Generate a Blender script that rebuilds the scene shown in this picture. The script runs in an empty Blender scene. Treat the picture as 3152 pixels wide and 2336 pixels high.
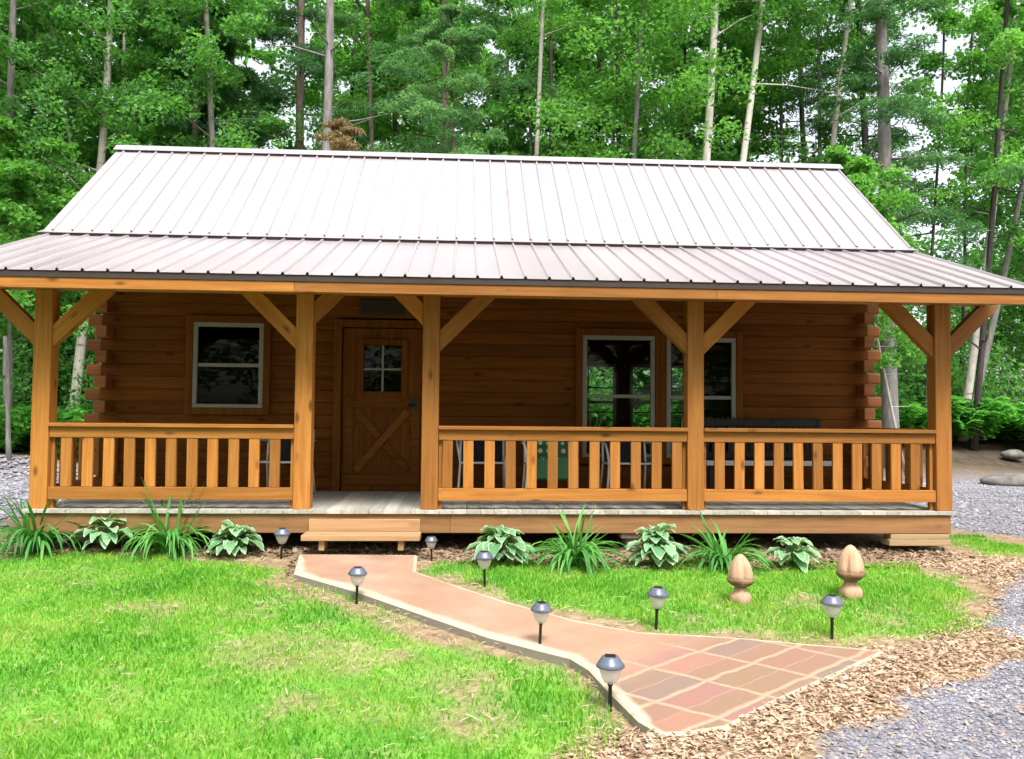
import bpy, math, random
import numpy as np
from mathutils import Matrix, Vector
R = math.radians
rng = np.random.default_rng(7)
random.seed(7)
SC = bpy.context.scene
COL = SC.collection

# ------------------------------------------------------------------ helpers
def link(o):
    COL.objects.link(o); return o

def tag(o, label=None, cat=None, group=None, kind=None):
    if label: o['label'] = label
    if cat: o['category'] = cat
    if group: o['group'] = group
    if kind: o['kind'] = kind
    return o

def thing(name, label, cat, loc=(0, 0, 0), rz=0, group=None, scale=1.0):
    o = link(bpy.data.objects.new(name, None))
    o.empty_display_size = .2
    o.location = loc; o.rotation_euler = (0, 0, rz); o.scale = (scale,) * 3
    return tag(o, label, cat, group)

def set_parent(o, parent, world):
    o.parent = parent
    if parent is not None and world:
        top = parent
        off = Vector(parent.location)
        while top.parent:
            top = top.parent
        if parent.parent is None:
            o.matrix_parent_inverse = Matrix.Translation(-off)
    return o

class MB:
    """collects shapes for ONE mesh"""
    def __init__(s):
        s.v = []; s.f = []; s.mi = []; s.sm = []; s.a = {}
    def add(s, vs, fs, mi=0, smooth=False, **att):
        n = len(s.v)
        s.v += [tuple(p) for p in vs]
        for f in fs:
            s.f.append(tuple(n + i for i in f)); s.mi.append(mi); s.sm.append(smooth)
        for k, vals in att.items():
            d = s.a.setdefault(k, {})
            for i, x in enumerate(vals): d[n + i] = x
    def box(s, x0, x1, y0, y1, z0, z1, mi=0, M=None):
        vs = [Vector((x, y, z)) for z in (z0, z1) for y in (y0, y1) for x in (x0, x1)]
        if M is not None: vs = [M @ v for v in vs]
        s.add(vs, [(0, 2, 3, 1), (4, 5, 7, 6), (0, 1, 5, 4), (2, 6, 7, 3), (0, 4, 6, 2), (1, 3, 7, 5)], mi)
    def prism(s, poly, f0, f1, mi=0, smooth=False):
        """poly: list of 2d points; f0/f1 map a 2d point to the two ends"""
        n = len(poly)
        vs = [f0(*p) for p in poly] + [f1(*p) for p in poly]
        fs = [(i, (i + 1) % n, n + (i + 1) % n, n + i) for i in range(n)]
        s.add(vs, fs, mi, smooth)
        k = len(s.v) - 2 * n
        s.f += [tuple(k + i for i in reversed(range(n))), tuple(k + n + i for i in range(n))]
        s.mi += [mi, mi]; s.sm += [False, False]
    def tube(s, pts, rs, n=8, mi=0, cap=True):
        pts = [Vector(p) for p in pts]
        if not hasattr(rs, '__len__'): rs = [rs] * len(pts)
        vs = []; ref = Vector((0.3, 1, 0.2)).normalized()
        for i, p in enumerate(pts):
            t = (pts[min(i + 1, len(pts) - 1)] - pts[max(i - 1, 0)]).normalized()
            u = t.cross(ref)
            if u.length < .1: u = t.cross(Vector((1, 0, 0)))
            u.normalize(); w = t.cross(u)
            for k in range(n):
                a = 2 * math.pi * k / n
                vs.append(p + (u * math.cos(a) + w * math.sin(a)) * rs[i])
        fs = []
        for i in range(len(pts) - 1):
            for k in range(n):
                fs.append((i * n + k, i * n + (k + 1) % n, (i + 1) * n + (k + 1) % n, (i + 1) * n + k))
        s.add(vs, fs, mi, True)
        if cap:
            b = len(s.v) - len(vs)
            s.f += [tuple(b + k for k in reversed(range(n))), tuple(b + (len(pts) - 1) * n + k for k in range(n))]
            s.mi += [mi, mi]; s.sm += [False, False]
    def lathe(s, prof, n=24, mi=0, mod=None, c=(0, 0)):
        vs = []
        for r, z in prof:
            for k in range(n):
                a = 2 * math.pi * k / n
                rr = r * (mod(a, z) if mod else 1)
                vs.append((c[0] + rr * math.cos(a), c[1] + rr * math.sin(a), z))
        fs = []
        for i in range(len(prof) - 1):
            for k in range(n):
                fs.append((i * n + k, i * n + (k + 1) % n, (i + 1) * n + (k + 1) % n, (i + 1) * n + k))
        fs.append(tuple(reversed(range(n)))); fs.append(tuple((len(prof) - 1) * n + k for k in range(n)))
        s.add(vs, fs, mi, True)
    def build(s, name, mats, parent=None, world=True, loc=None, rot=None, bevel=0, data_name=None):
        me = bpy.data.meshes.new(data_name or name)
        me.from_pydata(s.v, [], s.f)
        me.polygons.foreach_set('material_index', s.mi)
        me.polygons.foreach_set('use_smooth', s.sm)
        for k, d in s.a.items():
            at = me.attributes.new(k, 'FLOAT', 'POINT')
            arr = np.zeros(len(s.v), np.float32)
            for i, x in d.items(): arr[i] = x
            at.data.foreach_set('value', arr)
        if not isinstance(mats, (list, tuple)): mats = [mats]
        for m in mats: me.materials.append(m)
        me.update()
        o = link(bpy.data.objects.new(name, me))
        if loc is not None: o.location = loc
        if rot is not None: o.rotation_euler = rot
        set_parent(o, parent, world)
        if bevel:
            b = o.modifiers.new('edge', 'BEVEL'); b.width = bevel; b.segments = 2; b.limit_method = 'ANGLE'
        return o

def np_mesh(name, V, F, mats, smooth=False, attrs=None, mi=None):
    """V (n,3), F (m,3 or 4) uniform"""
    me = bpy.data.meshes.new(name)
    n, m, k = len(V), len(F), F.shape[1]
    me.vertices.add(n); me.vertices.foreach_set('co', np.ascontiguousarray(V, np.float32).ravel())
    me.loops.add(m * k); me.loops.foreach_set('vertex_index', np.ascontiguousarray(F, np.int32).ravel())
    me.polygons.add(m)
    me.polygons.foreach_set('loop_start', np.arange(0, m * k, k, dtype=np.int32))
    me.polygons.foreach_set('use_smooth', np.full(m, smooth, bool))
    if mi is not None: me.polygons.foreach_set('material_index', np.asarray(mi, np.int32))
    for kx, a in (attrs or {}).items():
        at = me.attributes.new(kx, 'FLOAT', 'POINT'); at.data.foreach_set('value', np.asarray(a, np.float32))
    me.update(calc_edges=True)
    if not isinstance(mats, (list, tuple)): mats = [mats]
    for mm in mats: me.materials.append(mm)
    return me

def mobj(name, me, parent=None, loc=None, world=False):
    o = link(bpy.data.objects.new(name, me))
    if loc is not None: o.location = loc
    set_parent(o, parent, world)
    return o

def dup(root, loc, rz=0, scale=1.0, label=None, group=None):
    r = root.copy(); COL.objects.link(r); r.location = loc; r.rotation_euler = (0, 0, rz); r.scale = (scale,) * 3
    if label: r['label'] = label
    if group: r['group'] = group
    for ch in list(root.children):
        c = ch.copy(); COL.objects.link(c); c.parent = r
        for g in list(ch.children):
            d = g.copy(); COL.objects.link(d); d.parent = c
    return r

# ------------------------------------------------------------------ numpy noise / polygons
def vnoise(x, y, scale, seed=0):
    x = np.asarray(x, float) * scale + seed * 17.13; y = np.asarray(y, float) * scale + seed * 9.7
    xi = np.floor(x).astype(np.int64); yi = np.floor(y).astype(np.int64)
    fx = x - xi; fy = y - yi
    fx = fx * fx * (3 - 2 * fx); fy = fy * fy * (3 - 2 * fy)
    def h(a, b):
        n = (a * 374761393 + b * 668265263 + seed * 974711) & 0x7fffffff
        n = ((n ^ (n >> 13)) * 1274126177) & 0x7fffffff
        return ((n ^ (n >> 16)) & 0xffff) / 65535.0
    return (h(xi, yi) * (1 - fx) + h(xi + 1, yi) * fx) * (1 - fy) + (h(xi, yi + 1) * (1 - fx) + h(xi + 1, yi + 1) * fx) * fy

def fbm(x, y, scale, seed=0, oct=3):
    t = 0; a = .5; s = 0
    for i in range(oct):
        t = t + a * vnoise(x, y, scale * 2 ** i, seed + i); s += a; a *= .5
    return t / s

def sdist(poly, X, Y):
    X = np.asarray(X, float); Y = np.asarray(Y, float)
    d = np.full(X.shape, 1e9); ins = np.zeros(X.shape, bool)
    n = len(poly)
    for i in range(n):
        (x0, y0), (x1, y1) = poly[i], poly[(i + 1) % n]
        dx, dy = x1 - x0, y1 - y0
        t = np.clip(((X - x0) * dx + (Y - y0) * dy) / (dx * dx + dy * dy + 1e-12), 0, 1)
        d = np.minimum(d, np.hypot(X - x0 - t * dx, Y - y0 - t * dy))
        if y1 != y0:
            c = ((y0 > Y) != (y1 > Y)) & (X < (x1 - x0) * (Y - y0) / (y1 - y0) + x0)
            ins ^= c
    return np.where(ins, d, -d)

def sstep(a, b, x):
    t = np.clip((np.asarray(x, float) - a) / (b - a), 0, 1); return t * t * (3 - 2 * t)

# ------------------------------------------------------------------ node helpers
def mat(name):
    m = bpy.data.materials.new(name); m.use_nodes = True
    nt = m.node_tree; nt.nodes.clear()
    out = nt.nodes.new('ShaderNodeOutputMaterial')
    return m, nt, out

def N(nt, typ, **kw):
    n = nt.nodes.new(typ)
    for k, v in kw.items():
        if k.startswith('_'): setattr(n, k[1:], v)
        else: n.inputs[k.replace('__', ' ')].default_value = v
    return n

def ramp(nt, src, stops):
    r = nt.nodes.new('ShaderNodeValToRGB')
    e = r.color_ramp.elements
    while len(e) < len(stops): e.new(.5)
    for i, (p, c) in enumerate(stops):
        e[i].position = p; e[i].color = (*c, 1) if len(c) == 3 else c
    nt.links.new(src, r.inputs[0]); return r.outputs[0]

def mixc(nt, fac, a, b, mode='MIX'):
    m = nt.nodes.new('ShaderNodeMix'); m.data_type = 'RGBA'; m.blend_type = mode
    for sock, v in ((0, fac), (6, a), (7, b)):
        if hasattr(v, 'is_output') or hasattr(v, 'links'): nt.links.new(v, m.inputs[sock])
        else: m.inputs[sock].default_value = v if sock == 0 else (*v, 1)
    return m.outputs[2]

def mth(nt, op, a, b=0.0, clamp=False):
    m = nt.nodes.new('ShaderNodeMath'); m.operation = op; m.use_clamp = clamp
    for i, v in enumerate((a, b)):
        if hasattr(v, 'links'): nt.links.new(v, m.inputs[i])
        else: m.inputs[i].default_value = v
    return m.outputs[0]

def attr(nt, name):
    a = nt.nodes.new('ShaderNodeAttribute'); a.attribute_name = name; return a.outputs['Fac']

def coords(nt, scale=(1, 1, 1), rnd=True):
    tc = nt.nodes.new('ShaderNodeTexCoord'); v = tc.outputs['Object']
    if rnd:
        oi = nt.nodes.new('ShaderNodeObjectInfo')
        sc = nt.nodes.new('ShaderNodeVectorMath'); sc.operation = 'SCALE'
        cx = nt.nodes.new('ShaderNodeCombineXYZ'); cx.inputs[0].default_value = 7.3; cx.inputs[1].default_value = 11.7; cx.inputs[2].default_value = 5.1
        nt.links.new(cx.outputs[0], sc.inputs[0]); nt.links.new(oi.outputs['Random'], sc.inputs['Scale'])
        ad = nt.nodes.new('ShaderNodeVectorMath'); ad.operation = 'ADD'
        nt.links.new(v, ad.inputs[0]); nt.links.new(sc.outputs[0], ad.inputs[1]); v = ad.outputs[0]
    mp = nt.nodes.new('ShaderNodeMapping'); mp.inputs['Scale'].default_value = scale
    nt.links.new(v, mp.inputs[0]); return mp.outputs[0]

def noise(nt, vec, scale=5, detail=4, rough=.5, dist=0.0):
    n = N(nt, 'ShaderNodeTexNoise', Scale=scale, Detail=detail, Roughness=rough, Distortion=dist)
    nt.links.new(vec, n.inputs['Vector']); return n.outputs[0]

def bsdf(nt, out, col, rough=.6, spec=.4, metal=0.0, bump=None, bstr=.3, bdist=.01):
    b = nt.nodes.new('ShaderNodeBsdfPrincipled')
    if hasattr(col, 'links'): nt.links.new(col, b.inputs['Base Color'])
    else: b.inputs['Base Color'].default_value = (*col, 1)
    if hasattr(rough, 'links'): nt.links.new(rough, b.inputs['Roughness'])
    else: b.inputs['Roughness'].default_value = rough
    b.inputs['Specular IOR Level'].default_value = spec; b.inputs['Metallic'].default_value = metal
    if bump is not None:
        bp = N(nt, 'ShaderNodeBump', Strength=bstr, Distance=bdist)
        nt.links.new(bump, bp.inputs['Height']); nt.links.new(bp.outputs[0], b.inputs['Normal'])
    nt.links.new(b.outputs[0], out.inputs[0]); return b

# ------------------------------------------------------------------ materials
def wood(name, axis, light, mid, dark, rough=.62, knots=.9, island=.3, spec=.25):
    m, nt, out = mat(name)
    al, ac = .8, 16.0
    sc = [ac] * 3; sc['XYZ'.index(axis)] = al
    v = coords(nt, sc)
    n1 = noise(nt, v, 1.6, 5, .6, .8)
    col = ramp(nt, n1, [(.25, dark), (.5, mid), (.72, light)])
    sk = [5.5] * 3; sk['XYZ'.index(axis)] = 2.2
    vk = coords(nt, sk)
    vo = N(nt, 'ShaderNodeTexVoronoi', Scale=1.0); nt.links.new(vk, vo.inputs['Vector'])
    kn = ramp(nt, vo.outputs['Distance'], [(.07, (1, 1, 1)), (.17, (0, 0, 0))])
    col = mixc(nt, mth(nt, 'MULTIPLY', kn, knots), col, tuple(c * .3 for c in dark))
    v2 = coords(nt, (1, 1, 1)); n2 = noise(nt, v2, 1.7, 3, .6)
    col = mixc(nt, mth(nt, 'MULTIPLY', n2, .45), col, tuple(c * .62 for c in mid))
    g = nt.nodes.new('ShaderNodeNewGeometry'); oi = nt.nodes.new('ShaderNodeObjectInfo')
    rr = mth(nt, 'FRACT', mth(nt, 'ADD', g.outputs['Random Per Island'], oi.outputs['Random']))
    hs = N(nt, 'ShaderNodeHueSaturation'); nt.links.new(col, hs.inputs['Color'])
    nt.links.new(mth(nt, 'ADD', mth(nt, 'MULTIPLY', rr, island * 2), 1 - island), hs.inputs['Value'])
    bsdf(nt, out, hs.outputs[0], rough, spec, 0, n1, .25, .004)
    return m

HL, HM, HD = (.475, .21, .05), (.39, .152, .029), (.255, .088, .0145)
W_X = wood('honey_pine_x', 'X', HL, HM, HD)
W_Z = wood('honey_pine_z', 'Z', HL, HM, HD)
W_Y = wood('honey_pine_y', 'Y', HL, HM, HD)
WL = wood('log_wall_x', 'X', (.215, .076, .013), (.165, .055, .009), (.10, .031, .0055), .75, .8, .16, .1)  # log wall and trim: post stain darkened, porch shade put into the colour
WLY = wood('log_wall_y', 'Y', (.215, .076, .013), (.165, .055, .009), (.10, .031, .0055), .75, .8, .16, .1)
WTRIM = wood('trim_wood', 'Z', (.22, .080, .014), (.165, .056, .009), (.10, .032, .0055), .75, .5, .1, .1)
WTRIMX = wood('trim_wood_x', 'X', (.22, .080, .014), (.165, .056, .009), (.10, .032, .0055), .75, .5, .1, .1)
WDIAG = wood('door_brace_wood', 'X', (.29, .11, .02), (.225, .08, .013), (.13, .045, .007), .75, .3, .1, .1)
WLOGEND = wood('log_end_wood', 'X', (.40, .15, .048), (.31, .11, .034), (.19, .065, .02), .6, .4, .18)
W_FASC = wood('deck_rim_wood', 'X', (.36, .195, .085), (.29, .145, .058), (.19, .09, .032), .65, .5, .08)
W_STEP = wood('step_wood', 'X', (.50, .31, .165), (.42, .25, .125), (.31, .175, .085), .75, .35, .08)
W_CRIB = wood('cribbing_wood', 'X', (.46, .34, .19), (.37, .26, .14), (.25, .17, .09), .8, .3, .1)
W_DECK = wood('weathered_deck', 'Y', (.56, .53, .46), (.45, .43, .375), (.29, .275, .24), .6, .25, .16)

def plain(name, col, rough=.5, spec=.4, metal=0.0, var=.15, scale=6, bump=0.0):
    m, nt, out = mat(name)
    v = coords(nt); n = noise(nt, v, scale, 5, .6)
    c = ramp(nt, n, [(.3, tuple(x * (1 - var) for x in col)), (.7, tuple(min(1, x * (1 + var)) for x in col))])
    bsdf(nt, out, c, rough, spec, metal, n if bump else None, bump, .01)
    return m

def roof_material():
    m, nt, out = mat('painted_roof_metal')
    v = coords(nt, (2.2, .5, .5), False); n = noise(nt, v, 1.0, 3, .5)
    v2 = coords(nt, (1, 1, 1), False); n2 = noise(nt, v2, .6, 3, .5)
    c = ramp(nt, n, [(.3, (.46, .41, .425)), (.7, (.53, .485, .50))])
    c = mixc(nt, mth(nt, 'MULTIPLY', n2, .3), c, (.42, .35, .365))
    tcx = nt.nodes.new('ShaderNodeTexCoord'); spx = nt.nodes.new('ShaderNodeSeparateXYZ'); nt.links.new(tcx.outputs['Object'], spx.inputs[0])
    wn = nt.nodes.new('ShaderNodeTexWhiteNoise'); wn.noise_dimensions = '1D'
    nt.links.new(mth(nt, 'FLOOR', mth(nt, 'MULTIPLY', mth(nt, 'ADD', spx.outputs[0], 5.47), 1.0936)), wn.inputs['W'])
    hv = N(nt, 'ShaderNodeHueSaturation'); nt.links.new(c, hv.inputs['Color'])
    nt.links.new(mth(nt, 'ADD', mth(nt, 'MULTIPLY', wn.outputs['Value'], .12), .93), hv.inputs['Value']); c = hv.outputs[0]
    rg = mth(nt, 'ADD', mth(nt, 'MULTIPLY', n, .10), .24)
    bsdf(nt, out, c, rg, .5, .4, n2, .03, .02)
    return m
ROOF = roof_material()
ROOFDARK = plain('dark_trim_and_gap_shade', (.045, .03, .026), .5, .4, 0.0)  # eave trim colour, also used for the painted gap shade strips
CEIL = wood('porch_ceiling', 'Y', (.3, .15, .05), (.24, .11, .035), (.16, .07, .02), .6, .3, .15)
VINYL = plain('window_vinyl', (.27, .265, .225), .5, .4, 0, .06)
MUNT = plain('dark_muntin', (.03, .03, .028), .5, .3, 0, .1)
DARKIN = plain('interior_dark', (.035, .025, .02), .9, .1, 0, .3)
IRON = plain('dark_iron', (.02, .018, .016), .4, .5, .3, .2)
BLOCK = plain('concrete_block', (.22, .185, .15), .9, .2, 0, .25, 12, .4)
STAKE = plain('black_plastic', (.012, .012, .012), .4, .4, 0, .1)
CAPM = plain('solar_cap_plastic', (.11, .125, .17), .35, .5, .2, .2)
TUBE = plain('grey_tube_paint', (.62, .61, .63), .4, .5, .2, .05)
TUBEW = plain('white_tube_paint', (.8, .79, .77), .4, .5, .0, .05)
SLING = plain('dark_sling_fabric', (.028, .024, .03), .8, .2, 0, .3, 40)
BENCHD = plain('dark_stained_slats', (.022, .016, .014), .55, .3, 0, .3)
SIGNM = plain('dark_sign_board', (.035, .022, .018), .6, .3, 0, .3)
SIGNT = plain('faded_sign_paint', (.06, .052, .042), .7, .2, 0, .2)
ROCK = plain('grey_rock', (.155, .14, .13), .9, .2, 0, .35, 5, .6)
RUSTY = None

def glass(name, tint=(.86, .92, .88), refl=.03):
    m, nt, out = mat(name)
    t = N(nt, 'ShaderNodeBsdfTransparent', Color=(*tint, 1)); g = N(nt, 'ShaderNodeBsdfGlossy', Roughness=.02)
    mx = nt.nodes.new('ShaderNodeMixShader'); lw = N(nt, 'ShaderNodeLayerWeight', Blend=.12)
    f = mth(nt, 'ADD', mth(nt, 'MULTIPLY', lw.outputs['Fresnel'], .5), refl * .2, True)
    nt.links.new(f, mx.inputs[0]); nt.links.new(t.outputs[0], mx.inputs[1]); nt.links.new(g.outputs[0], mx.inputs[2])
    nt.links.new(mx.outputs[0], out.inputs[0]); return m
GLASS = glass('window_glass')

def globe_material():
    m, nt, out = mat('frosted_globe')
    b = nt.nodes.new('ShaderNodeBsdfPrincipled')
    b.inputs['Base Color'].default_value = (.93, .90, .91, 1); b.inputs['Roughness'].default_value = .25
    t = N(nt, 'ShaderNodeBsdfTransparent', Color=(.95, .94, .95, 1)); tl = N(nt, 'ShaderNodeBsdfTranslucent', Color=(.85, .83, .85, 1))
    m1 = nt.nodes.new('ShaderNodeMixShader'); m1.inputs[0].default_value = .45
    m2 = nt.nodes.new('ShaderNodeMixShader'); m2.inputs[0].default_value = .42
    nt.links.new(b.outputs[0], m1.inputs[1]); nt.links.new(tl.outputs[0], m1.inputs[2])
    nt.links.new(m1.outputs[0], m2.inputs[1]); nt.links.new(t.outputs[0], m2.inputs[2])
    nt.links.new(m2.outputs[0], out.inputs[0]); return m
GLOBE = globe_material()

def leafmat(name, stops, trans=.4, patch=.8, rough=.5, spec=.25, vein=None, contrast=.75):
    """per-leaf and per-clump colour variation, light shining through"""
    m, nt, out = mat(name)
    g = nt.nodes.new('ShaderNodeNewGeometry'); oi = nt.nodes.new('ShaderNodeObjectInfo')
    v = coords(nt, (1, 1, 1)); n = noise(nt, v, patch, 3, .6)
    f = mth(nt, 'ADD', mth(nt, 'MULTIPLY', g.outputs['Random Per Island'], .45), mth(nt, 'ADD', mth(nt, 'MULTIPLY', n, contrast), (.75 - contrast) * .5))
    f = mth(nt, 'ADD', f, mth(nt, 'MULTIPLY', mth(nt, 'SUBTRACT', oi.outputs['Random'], .5), .3))
    f = mth(nt, 'SUBTRACT', f, .1, True)
    c = ramp(nt, f, stops)
    if vein:
        c = mixc(nt, attr(nt, 'margin'), c, vein)
    b = nt.nodes.new('ShaderNodeBsdfPrincipled'); nt.links.new(c, b.inputs['Base Color'])
    b.inputs['Roughness'].default_value = rough; b.inputs['Specular IOR Level'].default_value = spec
    t = nt.nodes.new('ShaderNodeBsdfTranslucent')
    tc = mixc(nt, 1.0, c, (1.0, 1.12, .55), 'MULTIPLY'); nt.links.new(tc, t.inputs[0])
    mx = nt.nodes.new('ShaderNodeMixShader'); mx.inputs[0].default_value = trans
    nt.links.new(b.outputs[0], mx.inputs[1]); nt.links.new(t.outputs[0], mx.inputs[2])
    nt.links.new(mx.outputs[0], out.inputs[0]); return m

LEAF = leafmat('broad_leaves', [(.2, (.075, .205, .055)), (.5, (.13, .345, .08)), (.85, (.23, .50, .13))], .55)
LEAFB = leafmat('bright_leaves', [(.2, (.10, .26, .055)), (.5, (.17, .42, .08)), (.85, (.28, .56, .14))], .55)
PINE = leafmat('pine_needles', [(.2, (.06, .155, .07)), (.5, (.11, .265, .11)), (.85, (.20, .39, .16))], .5)
PINEP = leafmat('pale_pine_needles', [(.2, (.08, .20, .09)), (.5, (.15, .33, .14)), (.85, (.26, .46, .20))], .5)
FERN = leafmat('fern_fronds', [(.2, (.05, .19, .035)), (.5, (.10, .34, .05)), (.85, (.19, .50, .09))], .5, 1.2)
DEADL = leafmat('dead_needles', [(.2, (.20, .115, .06)), (.5, (.31, .20, .11)), (.85, (.36, .30, .17))], .3)
GRASS = leafmat('grass_blades', [(.12, (.075, .28, .03)), (.38, (.15, .42, .035)), (.62, (.25, .50, .055)), (.88, (.42, .50, .12))], .45, 1.0, contrast=1.5)
LILY = leafmat('daylily_leaves', [(.2, (.06, .22, .05)), (.5, (.12, .36, .08)), (.85, (.24, .50, .13))], .4, 3)
HOSTA = leafmat('hosta_leaves', [(.2, (.12, .29, .13)), (.5, (.19, .39, .20)), (.85, (.28, .48, .26))], .3, 4, .4, .4, (.62, .70, .50))

def barkmat(name, c0, c1, c2, band=None, fine=14):
    m, nt, out = mat(name)
    v = coords(nt, (fine, fine, 3)); n = noise(nt, v, 1.0, 6, .65, .4)
    c = ramp(nt, n, [(.3, c0), (.5, c1), (.75, c2)])
    if band:
        vb = coords(nt, (3, 3, 9)); nb = noise(nt, vb, 1.0, 4, .6)
        k = ramp(nt, nb, [(.60, (0, 0, 0)), (.66, (1, 1, 1))])
        c = mixc(nt, k, c, band)
    v2 = coords(nt); n2 = noise(nt, v2, .9, 3)
    c = mixc(nt, mth(nt, 'MULTIPLY', n2, .5), c, tuple(x * .55 for x in c1))
    bsdf(nt, out, c, .85, .2, 0, n, .5, .02); return m
BIRCH = barkmat('birch_bark', (.42, .38, .32), (.66, .61, .54), (.80, .76, .70), (.06, .05, .045), 6)
GREYB = barkmat('grey_bark', (.12, .11, .105), (.22, .20, .19), (.36, .34, .32))
DARKB = barkmat('dark_bark', (.025, .022, .02), (.055, .047, .042), (.11, .095, .085))
BROWNB = barkmat('brown_bark', (.06, .045, .035), (.13, .10, .08), (.24, .19, .16))
PALEB = barkmat('pale_bark', (.30, .27, .23), (.45, .41, .36), (.60, .56, .50), (.12, .10, .09), 8)

# ------------------------------------------------------------------ terrain
PATH = [(3.47, -.39), (4.60, -.43), (4.62, -1.06), (4.85, -1.38), (5.37, -2.01), (5.84, -2.49), (6.25, -2.77), (6.89, -2.90), (7.81, -3.19),
        (7.41, -3.50), (6.81, -3.95), (6.39, -4.30), (6.17, -4.37), (6.04, -4.37), (5.95, -4.20), (5.87, -3.83), (5.80, -3.46), (5.71, -3.26),
        (5.52, -3.11), (5.20, -2.84), (4.67, -2.25), (4.15, -1.67), (3.56, -1.11)]
_ly = np.array([-9, -4.37, -4.20, -3.83, -3.46, -3.26, -3.11, -2.84, -2.25, -1.67, -1.11, 0])
_lx = np.array([4.2, 5.55, 5.78, 5.87, 5.80, 5.71, 5.52, 5.20, 4.67, 4.15, 3.56, 3.5])
def gz(x, y):
    """height of the ground"""
    x = np.asarray(x, float); y = np.asarray(y, float)
    z = .06 * np.minimum(y, 0)
    left = np.interp(y, _ly, _lx)
    w = sstep(.2, .5, x - left) * sstep(-.35, -.95, y)
    z = z + .055 * w
    z = z + .75 * sstep(9, 15, y + .8 * np.sin(x * .5)) * sstep(-60, -20, -np.abs(x - 5) * 0 - 0) + .012 * np.maximum(y - 14, 0)
    berm = np.exp(-((y - (11.8 + .12 * (x - 16))) / 1.0) ** 2) * sstep(11, 13.5, x) * .42
    pile = np.exp(-((x + 4.5) / 2.2) ** 2 - ((y - 9.5) / 2.0) ** 2) * .55
    return z + berm + pile + .02 * (fbm(x, y, 1.5, 3) - .5)

LAWN_L = [(-3, .1), (-3, -7), (4.9, -7), (5.45, -4.75), (5.80, -4.25), (5.93, -4.0), (5.80, -3.5), (5.66, -3.27), (5.46, -3.13), (5.13, -2.86), (4.6, -2.28), (4.08, -1.70), (3.5, -1.15), (3.3, -.75), (2.9, -.28), (1.5, -.12), (.6, -.05)]
LAWN_R = [(4.68, -.45), (4.68, -1.05), (4.92, -1.36), (5.43, -1.99), (5.89, -2.46), (6.28, -2.74), (6.9, -2.86), (7.9, -3.05), (8.55, -2.84), (9.0, -2.3), (9.35, -1.8), (9.45, -1.35), (9.3, -.8), (8.3, -.72), (7.2, -.62), (6, -.55), (5.2, -.42)]
SIDE_G = [(10.3, -.2), (10.25, 1.2), (11.2, 1.1), (11.4, .2), (10.9, -.5)]
GRAVEL = [(4.6, -9), (4.9, -5.05), (6.54, -4.66), (7.19, -4.26), (7.85, -3.77), (8.69, -3.27), (8.95, -3.05), (8.80, -2.85), (9.0, -2.42), (9.45, -1.79), (10.1, -1.2), (11.2, -.45), (11.7, .8), (11.3, 1.7), (11.0, 5.5), (11.5, 9.0), (14.5, 10.2), (40, 11.5), (40, -12), (4.6, -12)]
GRAVEL_L = [(-.6, 1.8), (-.4, 8), (-1, 8.8), (-4.5, 8.9), (-9, 8.3), (-20, 7.5), (-20, 2.2), (-3, 1.6)]
CHIPS = [(4.4, -5.0), (5.2, -4.72), (5.75, -4.4), (6.0, -4.1), (6.1, -4.2), (7.9, -3.05), (8.6, -2.8), (9.05, -2.3), (9.4, -1.75), (9.6, -1.2), (9.3, -.9), (9.2, -.3), (10.1, -.2), (10.9, -.5), (10.4, -1.1), (9.6, -1.75), (9.1, -2.5), (8.95, -2.9), (8.75, -3.3), (7.9, -3.8), (7.2, -4.3), (6.6, -4.7), (5.0, -5.1)]
BED = [(-1, .35), (-.5, -.15), (3.4, -.2), (3.45, -1.0), (4.7, -.4), (5, -.72), (6, -.9), (7.2, -1.03), (8.3, -1.03), (9.2, -1.0), (10.2, -.35), (10.2, .9), (-1, .9)]

def masks(x, y):
    n = (fbm(x, y, 2.2, 11) - .5); n2 = fbm(x, y, 5, 21) - .5
    j = n * .35 + n2 * .18
    gl = np.maximum(sdist(LAWN_L, x, y), np.maximum(sdist(LAWN_R, x, y), sdist(SIDE_G, x, y) - .12))
    grass = sstep(-.1, .24, gl + j * 1.5)
    thin = sstep(.5, .82, fbm(x, y, 1.9, 41)) * .6 + sstep(.55, .8, fbm(x, y, 5.5, 43, 2)) * .25
    strip = np.exp(-((x - np.interp(y, _ly, _lx) + .22) / .2) ** 2) * sstep(-3.05, -2.8, y) * sstep(-.9, -1.2, y)
    grass = grass * (1 - thin) * (1 - .85 * strip)
    gravel = sstep(-.06, .12, np.maximum(sdist(GRAVEL, x, y), sdist(GRAVEL_L, x, y)) + j * 1.2)
    chips = sstep(-.14, .14, sdist(CHIPS, x, y) + j * 1.2) * (1 - gravel)
    return grass, chips, gravel

def axis(a, b, step, lo, hi, g=1.25):
    r = list(np.arange(a, b + 1e-6, step)); s = step; x = r[0]; pre = []
    while x > lo: s *= g; x -= s; pre.append(x)
    s = step; x = r[-1]; post = []
    while x < hi: s *= g; x += s; post.append(x)
    return np.array(pre[::-1] + r + post)

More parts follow.
